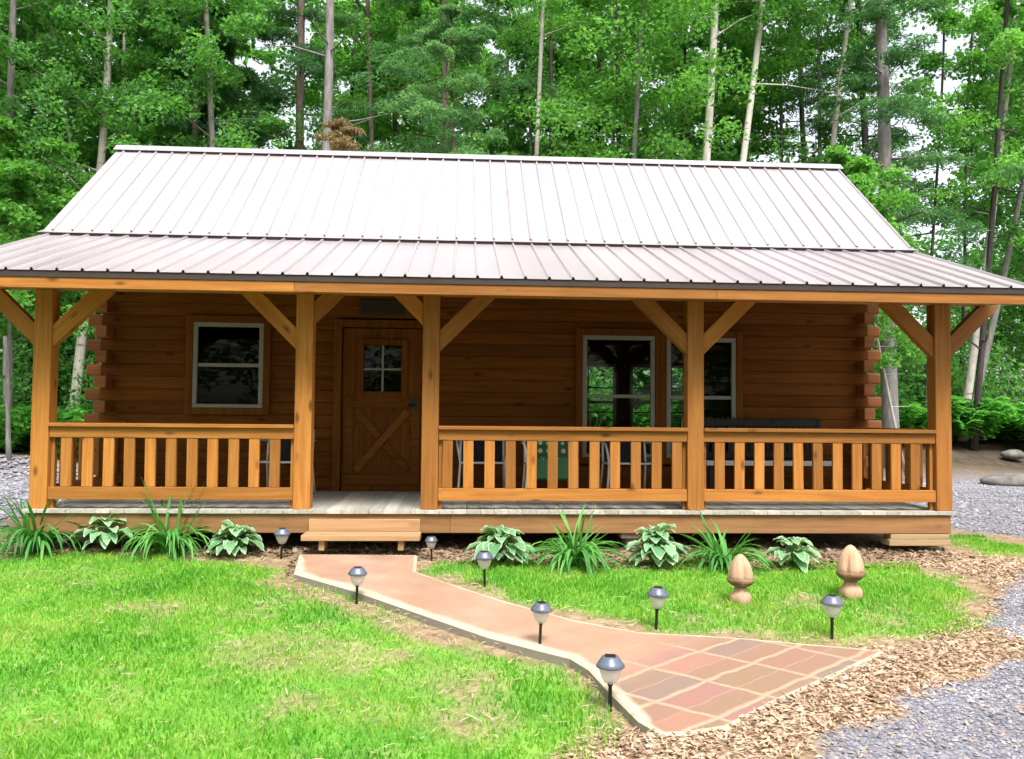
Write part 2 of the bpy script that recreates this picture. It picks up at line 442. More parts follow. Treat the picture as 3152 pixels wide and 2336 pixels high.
def build_ground():
    ax = axis(-2.0, 12.0, .05, -220, 230); ay = axis(-5.6, 2.0, .05, -60, 260)
    X, Y = np.meshgrid(ax, ay); nx, ny = len(ax), len(ay)
    x = X.ravel(); y = Y.ravel()
    g, c, gr = masks(x, y)
    forest = sstep(9.3, 10.3, y + .3 * np.sin(x * .7) - .08 * np.maximum(0, x - 14))
    gr = gr * (1 - forest)
    z = gz(x, y)
    V = np.stack([x, y, z], 1)
    i = np.arange((nx) * (ny)).reshape(ny, nx)
    F = np.stack([i[:-1, :-1].ravel(), i[:-1, 1:].ravel(), i[1:, 1:].ravel(), i[1:, :-1].ravel()], 1)
    m, nt, out = mat('yard_soil')
    v = coords(nt, (1, 1, 1), False)
    n1 = noise(nt, v, 9, 6, .65); n2 = noise(nt, v, 60, 3, .6)
    soil = ramp(nt, n1, [(.3, (.13, .085, .05)), (.5, (.26, .18, .11)), (.7, (.40, .30, .19))])
    soil = mixc(nt, mth(nt, 'MULTIPLY', n2, .4), soil, (.34, .25, .15))
    ng = noise(nt, v, 2.5, 4, .6)
    grs = ramp(nt, ng, [(.3, (.07, .22, .025)), (.55, (.14, .32, .04)), (.75, (.28, .36, .09))])
    vo = N(nt, 'ShaderNodeTexVoronoi', Scale=34); nt.links.new(v, vo.inputs['Vector'])
    gvc = ramp(nt, vo.outputs['Color'], [(.1, (.11, .105, .12)), (.5, (.21, .205, .235)), (.9, (.34, .33, .36))])
    gvc = mixc(nt, ramp(nt, vo.outputs['Distance'], [(.35, (0, 0, 0)), (.75, (1, 1, 1))]), gvc, (.13, .12, .13))
    ngr = noise(nt, v, .8, 4, .6)
    gvc = mixc(nt, mth(nt, 'MULTIPLY', ngr, .35), gvc, (.31, .295, .31))
    vch = N(nt, 'ShaderNodeTexVoronoi', Scale=26); nt.links.new(coords(nt, (1, 1.7, 1), False), vch.inputs['Vector'])
    chc = ramp(nt, vch.outputs['Color'], [(.1, (.18, .105, .065)), (.5, (.36, .235, .155)), (.9, (.52, .39, .28))])
    chc = mixc(nt, ramp(nt, vch.outputs['Distance'], [(.4, (0, 0, 0)), (.8, (1, 1, 1))]), chc, (.10, .06, .035))
    nf = noise(nt, v, 3, 5, .7)
    frc = ramp(nt, nf, [(.3, (.04, .03, .022)), (.55, (.085, .062, .045)), (.75, (.12, .09, .06))])
    c1 = mixc(nt, attr(nt, 'grass'), soil, grs)
    c1 = mixc(nt, attr(nt, 'chips'), c1, chc)
    c1 = mixc(nt, attr(nt, 'gravel'), c1, gvc)
    c1 = mixc(nt, attr(nt, 'forest'), c1, frc)
    hgt = mth(nt, 'ADD', mth(nt, 'MULTIPLY', vo.outputs['Distance'], -1.0), n1)
    bsdf(nt, out, c1, .9, .2, 0, hgt, .6, .02)
    me = np_mesh('ground', V, F, m, True, dict(grass=g, chips=c, gravel=gr, forest=forest))
    tag(mobj('ground', me), kind='structure', label='yard of thin grass, wood chips and grey gravel')
build_ground()

def path_slab():
    mb = MB(); n = len(PATH)
    top = lambda x, y: .06 * min(y, 0) + .066
    c = Vector((sum(p[0] for p in PATH) / n, sum(p[1] for p in PATH) / n))
    left = set(range(13, 23))
    outer = [Vector(p) for p in PATH]
    area = sum(outer[i].x * outer[(i + 1) % n].y - outer[(i + 1) % n].x * outer[i].y for i in range(n))
    s = 1 if area > 0 else -1
    def inset(d):
        res = []
        for i in range(n):
            a, b, q = outer[i - 1], outer[i], outer[(i + 1) % n]
            e1 = (b - a).normalized(); e2 = (q - b).normalized()
            n1 = Vector((-e1.y, e1.x)) * s; n2 = Vector((-e2.y, e2.x)) * s
            m = (n1 + n2); m.normalize()
            dd = d(i) / max(.55, m.dot(n1)); res.append(b + m * dd)
        return res
    wid = lambda i: (.16 if i in (17, 18, 19, 20, 21, 22) else .11 if i in (14, 15, 16) else .05 if 1 <= i <= 8 else .03)
    r0 = inset(lambda i: 0.0); r1 = inset(lambda i: .012); r2 = inset(wid)
    vs = []; at = []
    for k, ring in enumerate((r0, r0, r1, r2)):
        for p in ring:
            z = top(p.x, p.y)
            vs.append((p.x, p.y, z - .16 if k == 0 else z - .012 if k == 1 else z)); at.append((1, 1, .95, 0)[k])
    fs = []
    for k in range(3):
        for i in range(n):
            j = (i + 1) % n
            q = (k * n + i, k * n + j, (k + 1) * n + j, (k + 1) * n + i)
            fs.append(q if s > 0 else q[::-1])
    f = tuple(3 * n + i for i in range(n)); fs.append(f if s > 0 else f[::-1])
    mb.add(vs, fs, 0, False, edge=at)
    m, nt, out = mat('stained_concrete')
    v = coords(nt, (1, 1, 1), False)
    n1 = noise(nt, v, 2.2, 5, .6); n2 = noise(nt, v, 11, 6, .65)
    base = ramp(nt, n1, [(.3, (.31, .18, .125)), (.5, (.375, .235, .17)), (.72, (.46, .335, .25))])
    nst = ramp(nt, noise(nt, v, .9, 5, .7, .6), [(.42, (0, 0, 0)), (.62, (1, 1, 1))])
    base = mixc(nt, mth(nt, 'MULTIPLY', nst, .5), base, (.37, .215, .115))
    base = mixc(nt, mth(nt, 'MULTIPLY', n2, .45), base, (.29, .185, .125))
    # stamped tiles at the far end: rotated brick pattern
    tc = nt.nodes.new('ShaderNodeTexCoord'); s0 = nt.nodes.new('ShaderNodeSeparateXYZ'); nt.links.new(tc.outputs['Object'], s0.inputs[0])
    ddx = mth(nt, 'SUBTRACT', s0.outputs[0], 6.517); ddy = mth(nt, 'SUBTRACT', s0.outputs[1], -3.687)
    mp = nt.nodes.new('ShaderNodeCombineXYZ')     # slanted tile axes
    nt.links.new(mth(nt, 'ADD', mth(nt, 'MULTIPLY', ddx, .6449), mth(nt, 'MULTIPLY', ddy, .802)), mp.inputs[0])
    nt.links.new(mth(nt, 'ADD', mth(nt, 'MULTIPLY', ddx, .627), mth(nt, 'MULTIPLY', ddy, -.816)), mp.inputs[1])
    wv = N(nt, 'ShaderNodeTexNoise', Scale=5.0, Detail=3.0); nt.links.new(tc.outputs['Object'], wv.inputs['Vector'])
    vm = nt.nodes.new('ShaderNodeVectorMath'); vm.operation = 'MULTIPLY_ADD'
    nt.links.new(wv.outputs['Color'], vm.inputs[0]); vm.inputs[1].default_value = (.06, .06, 0); nt.links.new(mp.outputs[0], vm.inputs[2])
    def bricks(w, h, mort, off):
        b = N(nt, 'ShaderNodeTexBrick', Scale=1.0); b.offset = off; b.squash = 1.0
        b.inputs['Brick Width'].default_value = w; b.inputs['Row Height'].default_value = h; b.inputs['Mortar Size'].default_value = mort
        b.inputs['Mortar Smooth'].default_value = .9; b.inputs['Bias'].default_value = 0
        b.inputs['Color1'].default_value = (0, 0, 0, 1); b.inputs['Color2'].default_value = (1, 1, 1, 1)
        nt.links.new(vm.outputs[0], b.inputs['Vector']); return b
    b1 = bricks(.47, .35, .030, 0.0); b2 = bricks(.47, .175, .010, 0.0)
    tile = ramp(nt, b2.outputs['Color'], [(0, (.285, .145, .11)), (.25, (.24, .165, .09)), (.45, (.32, .145, .125)), (.65, (.20, .155, .125)), (.85, (.34, .165, .095)), (1, (.34, .175, .165))])
    tile = mixc(nt, mth(nt, 'MULTIPLY', n2, .5), tile, (.25, .16, .12))
    grout = (.41, .295, .20)
    tl = mixc(nt, mth(nt, 'MULTIPLY', b2.outputs['Fac'], .4), tile, grout)
    tl = mixc(nt, mth(nt, 'MULTIPLY', b1.outputs['Fac'], .82), tl, grout)
    sx = nt.nodes.new('ShaderNodeSeparateXYZ'); nt.links.new(tc.outputs['Object'], sx.inputs[0])
    # tiles from the wide end to a slanting line
    k = mth(nt, 'SUBTRACT', mth(nt, 'ADD', mth(nt, 'MULTIPLY', sx.outputs[0], .72), mth(nt, 'MULTIPLY', sx.outputs[1], -.62)), 6.32)
    k = mth(nt, 'ADD', k, mth(nt, 'MULTIPLY', mth(nt, 'SUBTRACT', n1, .5), .7))
    k = mth(nt, 'MULTIPLY', k, 2.6, True)
    col = mixc(nt, k, base, tl)
    ng3 = noise(nt, v, 55, 4, .7)
    col = mixc(nt, ramp(nt, ng3, [(.32, (.32, .32, .32)), (.52, (0, 0, 0))]), col, (.20, .13, .09))
    # a couple of saw joints across the upper walk
    sp = mth(nt, 'ADD', mth(nt, 'MULTIPLY', sx.outputs[0], .62), mth(nt, 'MULTIPLY', sx.outputs[1], -.72))
    jf = mth(nt, 'ABSOLUTE', mth(nt, 'SUBTRACT', mth(nt, 'FRACT', mth(nt, 'MULTIPLY', mth(nt, 'SUBTRACT', sp, .25), .85)), .5))
    jl = ramp(nt, jf, [(.006, (1, 1, 1)), (.02, (0, 0, 0))])
    col = mixc(nt, mth(nt, 'MULTIPLY', mth(nt, 'MULTIPLY', jl, .7), mth(nt, 'SUBTRACT', 1.0, k)), col, (.33, .2, .15))
    ef = mth(nt, 'ADD', attr(nt, 'edge'), mth(nt, 'MULTIPLY', mth(nt, 'SUBTRACT', n1, .5), 1.0))
    ef = ramp(nt, ef, [(.35, (0, 0, 0)), (.75, (1, 1, 1))])
    col = mixc(nt, mth(nt, 'MULTIPLY', ef, .9), col, (.53, .44, .32))
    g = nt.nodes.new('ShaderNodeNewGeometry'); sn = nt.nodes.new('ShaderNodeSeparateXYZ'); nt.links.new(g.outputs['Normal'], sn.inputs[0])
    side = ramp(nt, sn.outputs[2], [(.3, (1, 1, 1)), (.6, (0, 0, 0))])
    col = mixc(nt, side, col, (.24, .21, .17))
    hgt = mth(nt, 'SUBTRACT', mth(nt, 'MULTIPLY', n2, .5), mth(nt, 'MULTIPLY', mth(nt, 'MULTIPLY', b1.outputs['Fac'], k), 1.0))
    bsdf(nt, out, col, .62, .3, 0, hgt, .5, .012)
    o = mb.build('path', m)
    tag(o, 'pinkish stained concrete path widening to stamped tiles', kind='structure')
path_slab()

def box_scatter(n, x0, x1, y0, y1):
    return rng.uniform(x0, x1, n), rng.uniform(y0, y1, n)

def blades(n_try, x0, x1, y0, y1):
    x, y = box_scatter(n_try, x0, x1, y0, y1)
    g, c, gr = masks(x, y)
    on = sdist(PATH, x, y)
    keep = (rng.random(n_try) < g ** 1.1 * (.55 + .45 * fbm(x, y, 1.7, 5))) & (on < -.012)
    x, y = x[keep], y[keep]; n = len(x)
    lush = fbm(x, y, 1.7, 5)
    h = rng.uniform(.025, .055, n) * (.5 + 1.0 * lush)
    w = rng.uniform(.003, .0058, n)
    a = rng.uniform(0, 6.283, n); b = rng.uniform(0, 6.283, n); ln = h * rng.uniform(.15, .9, n)
    z = gz(x, y) - .004
    P = np.stack([x, y, z], 1)
    wd = np.stack([np.cos(a), np.sin(a), np.zeros(n)], 1) * w[:, None]
    ld = np.stack([np.cos(b), np.sin(b), np.zeros(n)], 1) * ln[:, None]
    up = np.zeros((n, 3)); up[:, 2] = h
    mid = P + ld * .3 + up * .6; tip = P + ld + up * .95
    V = np.stack([P - wd, P + wd, mid - wd * .8, mid + wd * .8, tip], 1).reshape(-1, 3)
    b0 = (np.arange(n) * 5)[:, None]
    F = np.concatenate([b0 + np.array([0, 1, 3]), b0 + np.array([0, 3, 2]), b0 + np.array([2, 3, 4])], 1).reshape(-1, 3)
    return V, F
V, F = blades(330000, -1.6, 11.4, -4.75, 1.2)
tag(mobj('lawn_grass', np_mesh('lawn_grass', V, F, GRASS, True)), 'short bright green lawn grass with thin yellowed patches', 'grass', kind='stuff')

def flakes(n_try, box, wfun, lmin, lmax, wmin, wmax, zoff=.004, tilt=.5):
    x, y = box_scatter(n_try, *box)
    keep = (rng.random(n_try) < wfun(x, y)) & (sdist(PATH, x, y) < .01)
    x, y = x[keep], y[keep]; n = len(x)
    L = rng.uniform(lmin, lmax, n) * .5; W = rng.uniform(wmin, wmax, n) * .5
    a = rng.uniform(0, 6.283, n)
    u = np.stack([np.cos(a), np.sin(a), rng.normal(0, tilt * .5, n)], 1)
    w = np.stack([-np.sin(a), np.cos(a), rng.normal(0, tilt, n)], 1)
    P = np.stack([x, y, gz(x, y) + zoff + rng.uniform(0, .014, n)], 1)
    bend = np.zeros((n, 3)); bend[:, 2] = rng.uniform(-.25, .25, n) * L
    A = u * L[:, None]; B = w * W[:, None]
    V = np.stack([P - A, P - A * .35 - B + bend, P + A * .4 - B * .8 + bend, P + A, P + A * .35 + B + bend, P - A * .4 + B * .9 + bend], 1).reshape(-1, 3)
    b0 = (np.arange(n) * 6)[:, None]
    F = np.concatenate([b0 + np.array([0, 1, 5]), b0 + np.array([1, 2, 5]), b0 + np.array([2, 4, 5]), b0 + np.array([2, 3, 4])], 1).reshape(-1, 3)
    return V, F
CHIPM = leafmat('wood_chip_bits', [(.1, (.22, .135, .09)), (.4, (.42, .275, .19)), (.65, (.56, .41, .30)), (.9, (.72, .60, .48))], .05, 5, .8, .15)
STRAWM = leafmat('straw_bits', [(.2, (.33, .26, .14)), (.6, (.46, .39, .22)), (.9, (.58, .52, .33))], .15, 5, .8, .15)
def wchip(x, y):
    g, c, gr = masks(x, y); return np.clip(c + .06 * gr * (x > 5), 0, 1)
V, F = flakes(95000, (4.2, 11.2, -5.2, .4), wchip, .015, .062, .006, .018)
tag(mobj('wood_chips', np_mesh('wood_chips', V, F, CHIPM, True)), 'tan wood chips and dry leaves between path and gravel', 'wood chips', kind='stuff')
def wstraw(x, y):
    g, c, gr = masks(x, y); bare = (1 - g) * (1 - gr)
    return np.clip(.03 + .6 * bare, 0, 1) * (sdist(BED, x, y) < .3)
V, F = flakes(30000, (-1.6, 10.8, -4.8, .2), wstraw, .03, .13, .003, .008, .02, .25)
tag(mobj('straw_litter', np_mesh('straw_litter', V, F, STRAWM, True)), 'pale straw scattered over thin lawn and bare strips', 'straw', kind='stuff')
def wbed(x, y):
    return (sdist(BED, x, y) > 0) * .8 + 0
MULCHM = leafmat('bed_mulch_bits', [(.1, (.10, .065, .045)), (.4, (.20, .135, .095)), (.7, (.34, .25, .18)), (.9, (.48, .39, .30))], .05, 5, .85, .15)
V, F = flakes(17000, (-1, 10.3, -1.1, .6), wbed, .03, .09, .012, .035)
tag(mobj('bed_mulch', np_mesh('bed_mulch', V, F, MULCHM, True)), 'brown bark mulch strip along the porch front', 'mulch', kind='stuff')

def stones(n_try, box, wf, smin, smax):
    x, y = box_scatter(n_try, *box)
    keep = (rng.random(n_try) < wf(x, y)) & (sdist(PATH, x, y) < -.01)
    x, y = x[keep], y[keep]; n = len(x); s = rng.uniform(smin, smax, n) ** 1.0
    base = np.array([[1, 0, 0], [0, 1, 0], [-1, 0, 0], [0, -1, 0], [0, 0, .7], [0, 0, -.7], [.6, .6, .45], [-.55, -.6, .5]], float)
    base = base[:6]
    q = base[None] * rng.uniform(.6, 1.25, (n, 6, 1)) * s[:, None, None]
    a = rng.uniform(0, 6.283, n); ca, sa = np.cos(a), np.sin(a)
    qx = q[:, :, 0] * ca[:, None] - q[:, :, 1] * sa[:, None]; qy = q[:, :, 0] * sa[:, None] + q[:, :, 1] * ca[:, None]
    V = np.stack([qx + x[:, None], qy + y[:, None], q[:, :, 2] + gz(x, y)[:, None] + s[:, None] * .3], 2).reshape(-1, 3)
    f = np.array([[0, 1, 4], [1, 2, 4], [2, 3, 4], [3, 0, 4], [1, 0, 5], [2, 1, 5], [3, 2, 5], [0, 3, 5]])
    F = ((np.arange(n) * 6)[:, None, None] + f[None]).reshape(-1, 3)
    return V, F
GRAVM = leafmat('gravel_bits', [(.1, (.09, .086, .10)), (.4, (.185, .18, .21)), (.65, (.275, .268, .305)), (.9, (.43, .41, .43))], .0, 3, .8, .25)
def wgrav(x, y):
    g, c, gr = masks(x, y); return gr * (1 - sstep(9, 11, y))
V1, F1 = stones(60000, (4.6, 11.0, -5.2, .2), wgrav, .006, .016)
V2, F2 = stones(16000, (10.6, 20, .2, 10), wgrav, .012, .035)
V3, F3 = stones(9000, (-9, -.3, 1.8, 10.4), wgrav, .015, .06)
V = np.concatenate([V1, V2, V3]); F = np.concatenate([F1, F2 + len(V1), F3 + len(V1) + len(V2)])
tag(mobj('gravel_stones', np_mesh('gravel_stones', V, F, GRAVM, False)), 'loose grey crushed stone of the driveway', 'gravel', kind='stuff')

# ------------------------------------------------------------------ cabin
cabin = thing('log_cabin', 'honey stained log cabin with covered front porch and pale metal roof', 'cabin', (5.4, 3.7, 0))
DK = .42
YE, ZE, YC, ZC, YR, ZR = -.654, 2.691, 1.687, 3.512, 3.722, 5.115
X0, X1 = 0.0, 10.668
RIB = .2286

def roof_panel(name, ya, za, yb, zb, lift=0.0, label=None):
    """ribbed sheet from (ya,za) low to (yb,zb) high"""
    pts = []; x = X0; k = 0
    prof = [(0, 0), (.098, 0), (.107, .025), (.122, .025), (.131, 0)]
    while x < X1 - .05:
        for dx, h in prof:
            if x + dx <= X1: pts.append((x + dx, h))
        for q in (.05,):
            pass
        x += RIB
    pts.append((X1, 0))
    d = Vector((0, yb - ya, zb - za)); L = d.length; d.normalize(); nrm = Vector((0, -d.z, d.y))
    if nrm.z < 0: nrm = -nrm
    vs = []; fs = []
    n = len(pts)
    for e in (0, 1):
        for (px, h) in pts:
            p = Vector((px, ya, za)) + d * (L * e) + nrm * (h + lift)
            vs.append(p)
    for i in range(n - 1):
        fs.append((i, i + 1, n + i + 1, n + i) if d.y > 0 else (i + 1, i, n + i, n + i + 1))
    mb = MB(); mb.add(vs, fs)
    o = mb.build(name, ROOF, cabin)
    return o
roof_panel('porch_roof', YE, ZE, YC + .06, ZC + .06 * .351, .0)
roof_panel('main_roof', YC - .02, ZC - .017, YR, ZR, .05)
roof_panel('rear_roof', YR + (YR - YC), ZC - .017, YR, ZR, .05)
def strip(name, prof, m, x0=X0, x1=X1, th=.012):
    """bent sheet given by (y,z) points"""
    mb = MB(); n = len(prof); vs = []
    for x in (x0, x1):
        for dz in (0, -th):
            vs += [(x, y, z + dz) for y, z in prof]
    fs = []
    for i in range(n - 1):
        fs += [(i, 2 * n + i, 2 * n + i + 1, i + 1), (n + i, n + i + 1, 3 * n + i + 1, 3 * n + i)]
        fs += [(i, i + 1, n + i + 1, n + i), (2 * n + i, 3 * n + i, 3 * n + i + 1, 2 * n + i + 1)]
    fs += [(0, n, 3 * n, 2 * n), (n - 1, 3 * n - 1, 4 * n - 1, 2 * n - 1)]
    mb.add(vs, fs); return mb.build(name, m, cabin)
sl = (ZC - ZE) / (YC - YE); sm = (ZR - ZC) / (YR - YC)
strip('roof_flashing', [(YC - .17, ZC - .17 * sl + .045), (YC - .02, ZC - .02 * sl + .047), (YC + .02, ZC + .05), (YC + .1, ZC + .1 * sm + .05)], ROOF, -.012, X1 + .012, .006)
strip('ridge_cap', [(YR - .11, ZR - .11 * sm + .118), (YR, ZR + .124), (YR + .11, ZR - .11 * sm + .118)], ROOF, -.03, X1 + .03, .008)
# dark strips put in as the gap shade under ridge cap and flashing
mb = MB(); q = .09
mb.box(X0 + .02, X1 - .02, YR - q, YR - q + .02, ZR - q * sm + .055, ZR - q * sm + .111)
mb.build('ridge_gap_shade', ROOFDARK, cabin)
mb = MB(); q = .15
mb.box(X0 + .02, X1 - .02, YC - q, YC - q + .02, ZC - q * sl - .004, ZC - q * sl + .0395)
mb.build('flashing_gap_shade', ROOFDARK, cabin)
# dark closure and drip edge under the sheet
mb = MB(); mb.box(X0 + .01, X1 - .01, YE + .012, YE + .06, ZE - .0615, ZE - .004); mb.build('eave_trim', ROOFDARK, cabin)
# roof boarding (gives the roof thickness)
def slab(name, ya, za, yb, zb, th, m, x0=X0 + .03, x1=X1 - .03):
    mb = MB()
    mb.prism([(ya, za - .01), (yb, zb - .01), (yb, zb - th), (ya, za - th)], lambda a, b: (x0, a, b), lambda a, b: (x1, a, b)); return mb.build(name, m, cabin)
slab('porch_ceiling', YE + .06, ZE + .06 * sl, YC - .01, ZC - .01 * sl, .05, CEIL)
slab('roof_boarding', YC, ZC + .0, YR - .004, ZR - .004 * sm, .07, CEIL)
slab('roof_boarding', 2 * YR - YC, ZC, YR + .004, ZR - .004 * sm, .07, CEIL)
# barge boards on both gable edges
for x0, x1 in ((X0 - .016, X0 + .024), (X1 - .024, X1 + .016)):
    mb = MB()
    mb.prism([(YE + .055, ZE + .055 * sl - .012), (YC, ZC - .012), (YC, ZC - .13), (YE + .055, ZE + .055 * sl - .10)], lambda a, b: (x0, a, b), lambda a, b: (x1, a, b))
    mb.prism([(YC + .003, ZC + .03), (YR, ZR + .03), (YR, ZR - .12), (YC + .003, ZC - .12)], lambda a, b: (x0, a, b), lambda a, b: (x1, a, b))
    mb.prism([(YR + .003, ZR + .03), (2 * YR - YC, ZC + .03), (2 * YR - YC, ZC - .12), (YR + .003, ZR - .12)], lambda a, b: (x0, a, b), lambda a, b: (x1, a, b))
    mb.build('barge_board', W_Y, cabin)
# long fascia, in three lengths butted together
mb = MB()
for a, b in ((.03, 3.42), (3.422, 7.46), (7.462, 10.638)):
    mb.box(a, b, -.632, -.592, 2.530, 2.628)
mb.build('eave_fascia', W_X, cabin, bevel=.004)
mb = MB()
mb.box(.06, 10.6, -.02, .14, 2.61, 2.80)
mb.build('porch_beam', W_X, cabin, bevel=.006)
mb = MB()
for i in range(19):
    x = .12 + i * .575
    mb.prism([(-.555, 2.655), (2.05, 2.655 + 2.605 * sl), (2.05, 2.60 + 2.605 * sl), (-.555, 2.585)], lambda a, b, x=x: (x, a, b), lambda a, b, x=x: (x + .045, a, b))
mb.build('porch_rafters', CEIL, cabin)

# deck
mb = MB(); x = .70
while x < 10.15:
    w = min(.137, 10.164 - x)
    mb.box(x, x + w, -.035 + rng.uniform(-.004, .004), 2.06, DK - .034, DK + rng.uniform(-.0015, .0015)); x += .141
mb.build('deck', W_DECK, cabin)
mb = MB()
mb.box(.72, 4.9, -.005, .035, .19, .383); mb.box(4.902, 10.15, -.005, .035, .19, .383)
mb.build('deck_rim', W_FASC, cabin, bevel=.004)
mb = MB()
mb.box(.72, .76, .037, 2.05, .19, .383); mb.box(10.11, 10.15, .037, 2.05, .19, .383)
for i in range(20):
    mb.box(1.1 + i * .46, 1.14 + i * .46, .037, 2.04, .21, .38)
mb.build('deck_joists', W_FASC, cabin)
mb = MB(); mb.box(9.50, 10.13, .0, .16, .128, .187); mb.box(9.48, 10.14, -.012, .18, .062, .126); mb.build('cribbing', W_CRIB, cabin, bevel=.006)
mb = MB(); mb.box(6.66, 7.04, .03, .24, .132, .188); mb.box(6.72, 6.98, .10, .30, -.08, .131); mb.build('pier_block', BLOCK, cabin, bevel=.006)

# posts and braces
PX = [.815, 3.40, 4.685, 7.44, 10.105]
def post(x):
    mb = MB(); mb.box(-.086, .086, -.085, .085, 0, 2.19)
    return mb
pm = None
for i, x in enumerate(PX):
    if pm is None:
        pm = post(0).build('post', W_Z, cabin, True, (x, .115, DK), bevel=.007)
    else:
        o = pm.copy(); COL.objects.link(o); o.location = (x, .115, DK)
def brace(x, side, leg):
    """45 degree knee brace from the post face up to the beam"""
    wdt = .155; c = wdt * 1.414
    x0 = x + side * .0865; zt = 2.609
    # lower edge from (x0, zt-leg) to (x0+side*leg, zt)
    pts = [(0, -leg), (leg, 0), (leg - c, 0), (0, -leg + c)] if leg > c + .01 else [(0, -leg), (leg, 0), (0, 0)]
    L = math.hypot(leg, leg)
    # local frame: X along the brace
    ang = math.atan2(1, side)
    mb = MB(); ca, sa = math.cos(-ang), math.sin(-ang)
    loc = []
    for a, b in pts:
        a *= side; loc.append((a * ca - b * sa, a * sa + b * ca))
    mb.prism(loc, lambda a, b: (a, -.05, b), lambda a, b: (a, .05, b))
    o = mb.build('brace', W_X, cabin, True, (x0, .105, zt), (0, -ang, 0), bevel=.004)
for i, x in enumerate(PX):
    for s in (-1, 1):
        big = not ((i == 1 and s == 1) or (i == 2 and s == -1))
        brace(x, s, .57 if big else .30)

# railings
def railing(name, n, first, last, length, loc, rz):
    """rail along local X from 0 to length"""
    top = MB(); top.box(0, length, -.07, .075, 1.236, 1.274)
    par = top.build(name, W_X, cabin, True, loc, (0, 0, rz), bevel=.005)
    par.name = name
    def sub(mb, nm, m, b=.004):
        o = mb.build(nm, m, par, False, None, None, b); return o
    mb = MB(); mb.box(.002, length - .002, -.03, .012, 1.128, 1.234); sub(mb, 'upper_rail', W_X)
    mb = MB(); mb.box(.002, length - .002, -.034, .018, .512, .636); sub(mb, 'lower_rail', W_X)
    for e in (0.0, length - .042):
        mb = MB(); mb.box(e + .003, e + .039, .014, .07, DK + .002, 1.234); sub(mb, 'nailer', W_Z)
    b0 = None
    for i in range(n):
        t = first + (last - first) * i / (n - 1)
        if b0 is None:
            mb = MB(); mb.box(-.052, .052, -.018, .018, 0, .49)
            b0 = mb.build('baluster', W_Z, par, False, (t, -.006, .638), None, .004)
        else:
            b = b0.copy(); COL.objects.link(b); b.parent = par; b.location = (t, -.006, .638)
        bb = b0 if i == 0 else b
        bb.rotation_euler = (0, random.uniform(-.008, .008), random.uniform(-.04, .04))
    return par
a, b = PX[0] + .087, PX[1] - .087
railing('railing', 11, 1.07 - a, 3.12 - a, b - a, (a, .075, 0), 0)
a, b = PX[2] + .087, PX[3] - .087
railing('railing', 12, 4.865 - a, 7.25 - a, b - a, (a, .075, 0), 0)
a, b = PX[3] + .087, PX[4] - .087
railing('railing', 11, 7.70 - a, 9.80 - a, b - a, (a, .075, 0), 0)
railing('railing', 8, .16, 1.70, 1.86, (PX[0] - .02, .202, 0), math.pi / 2)
railing('railing', 8, .16, 1.70, 1.86, (PX[4] + .02, .202, 0), math.pi / 2)

# log walls: courses with a rounded outer face, cut at the openings
CH = .1535; Z0 = .446 - CH * 2
YW = 2.10; YB = 5.34; XL, XRr = .54, 10.28
WIN = [  # x0,x1,z0,z1 of the casing openings on the front wall
    (1.64, 2.545, 1.43, 2.525), (6.515, 7.49, .85, 2.435), (7.60, 8.545, .85, 2.425), (3.475, 4.535, .3, 2.49)]
BWIN = [(6.60, 7.60, .95, 2.28), (7.79, 8.79, .95, 2.28)]
def logprof():
    h = CH
    return [(.10, .001), (-.022, .001), (-.030, .008), (-.034, .04), (-.035, h / 2), (-.034, h - .04), (-.030, h - .008), (-.022, h - .001), (.10, h - .001)]
def spans(x0, x1, z, holes):
    s = [(x0, x1)]
    for a, b, c, d in holes:
        if z + CH > c + .03 and z < d - .03:
            n = []
            for p, q in s:
                if b <= p or a >= q: n.append((p, q)); continue
                if a > p: n.append((p, a))
                if b < q: n.append((b, q))
            s = n
    return s
front = MB(); back = MB(); sideL = MB(); sideR = MB()
ncourse = 21
pr = logprof()
for i in range(ncourse):
    z = Z0 + CH * i
    k = i - 2
    odd = k % 2 == 1
    a, b = XL, XRr
    for p, q in spans(a, b, z, WIN):
        front.prism(pr, lambda y, h: (p, YW + y, z + h), lambda y, h: (q, YW + y, z + h))
    if odd:   # these courses run past the corner
        ex = .185 + rng.uniform(-.012, .012)
        for xa, xb in ((a - ex, a - .001), (b + .001, b + ex)):
            le = MB()
            le.prism([(.10, .004), (-.02, .004), (-.032, .03), (-.032, CH - .03), (-.02, CH - .004), (.10, CH - .004)],
                     lambda y, h: (xa, YW + y, z + h), lambda y, h: (xb, YW + y, z + h))
            le.build('log_end', WLOGEND, cabin, bevel=.012)
    for p, q in spans(a, b, z, BWIN):
        back.prism(pr, lambda y, h: (q, YB - y, z + h), lambda y, h: (p, YB - y, z + h))
    y0 = YW + .101; y1 = YB - .101
    sideL.prism(pr, lambda y, h: (XL + .034 + y, y1, z + h), lambda y, h: (XL + .034 + y, y0, z + h))
    sideR.prism(pr, lambda y, h: (XRr - .034 - y, y0, z + h), lambda y, h: (XRr - .034 - y, y1, z + h))
    if not odd and z < 3.2:  # side wall courses poking forward at the corner
        e = .21 + rng.uniform(-.012, .012)
        for xa, xb in ((XL + .004, XL + .146), (XRr - .146, XRr - .004)):
            le = MB(); le.box(xa, xb, YW - .036 - e, YW - .036, z + .005, z + CH - .005); le.build('log_end', WLOGEND, cabin, bevel=.012)
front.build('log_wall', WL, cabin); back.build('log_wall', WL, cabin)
sideL.build('log_wall', WLY, cabin); sideR.build('log_wall', WLY, cabin)
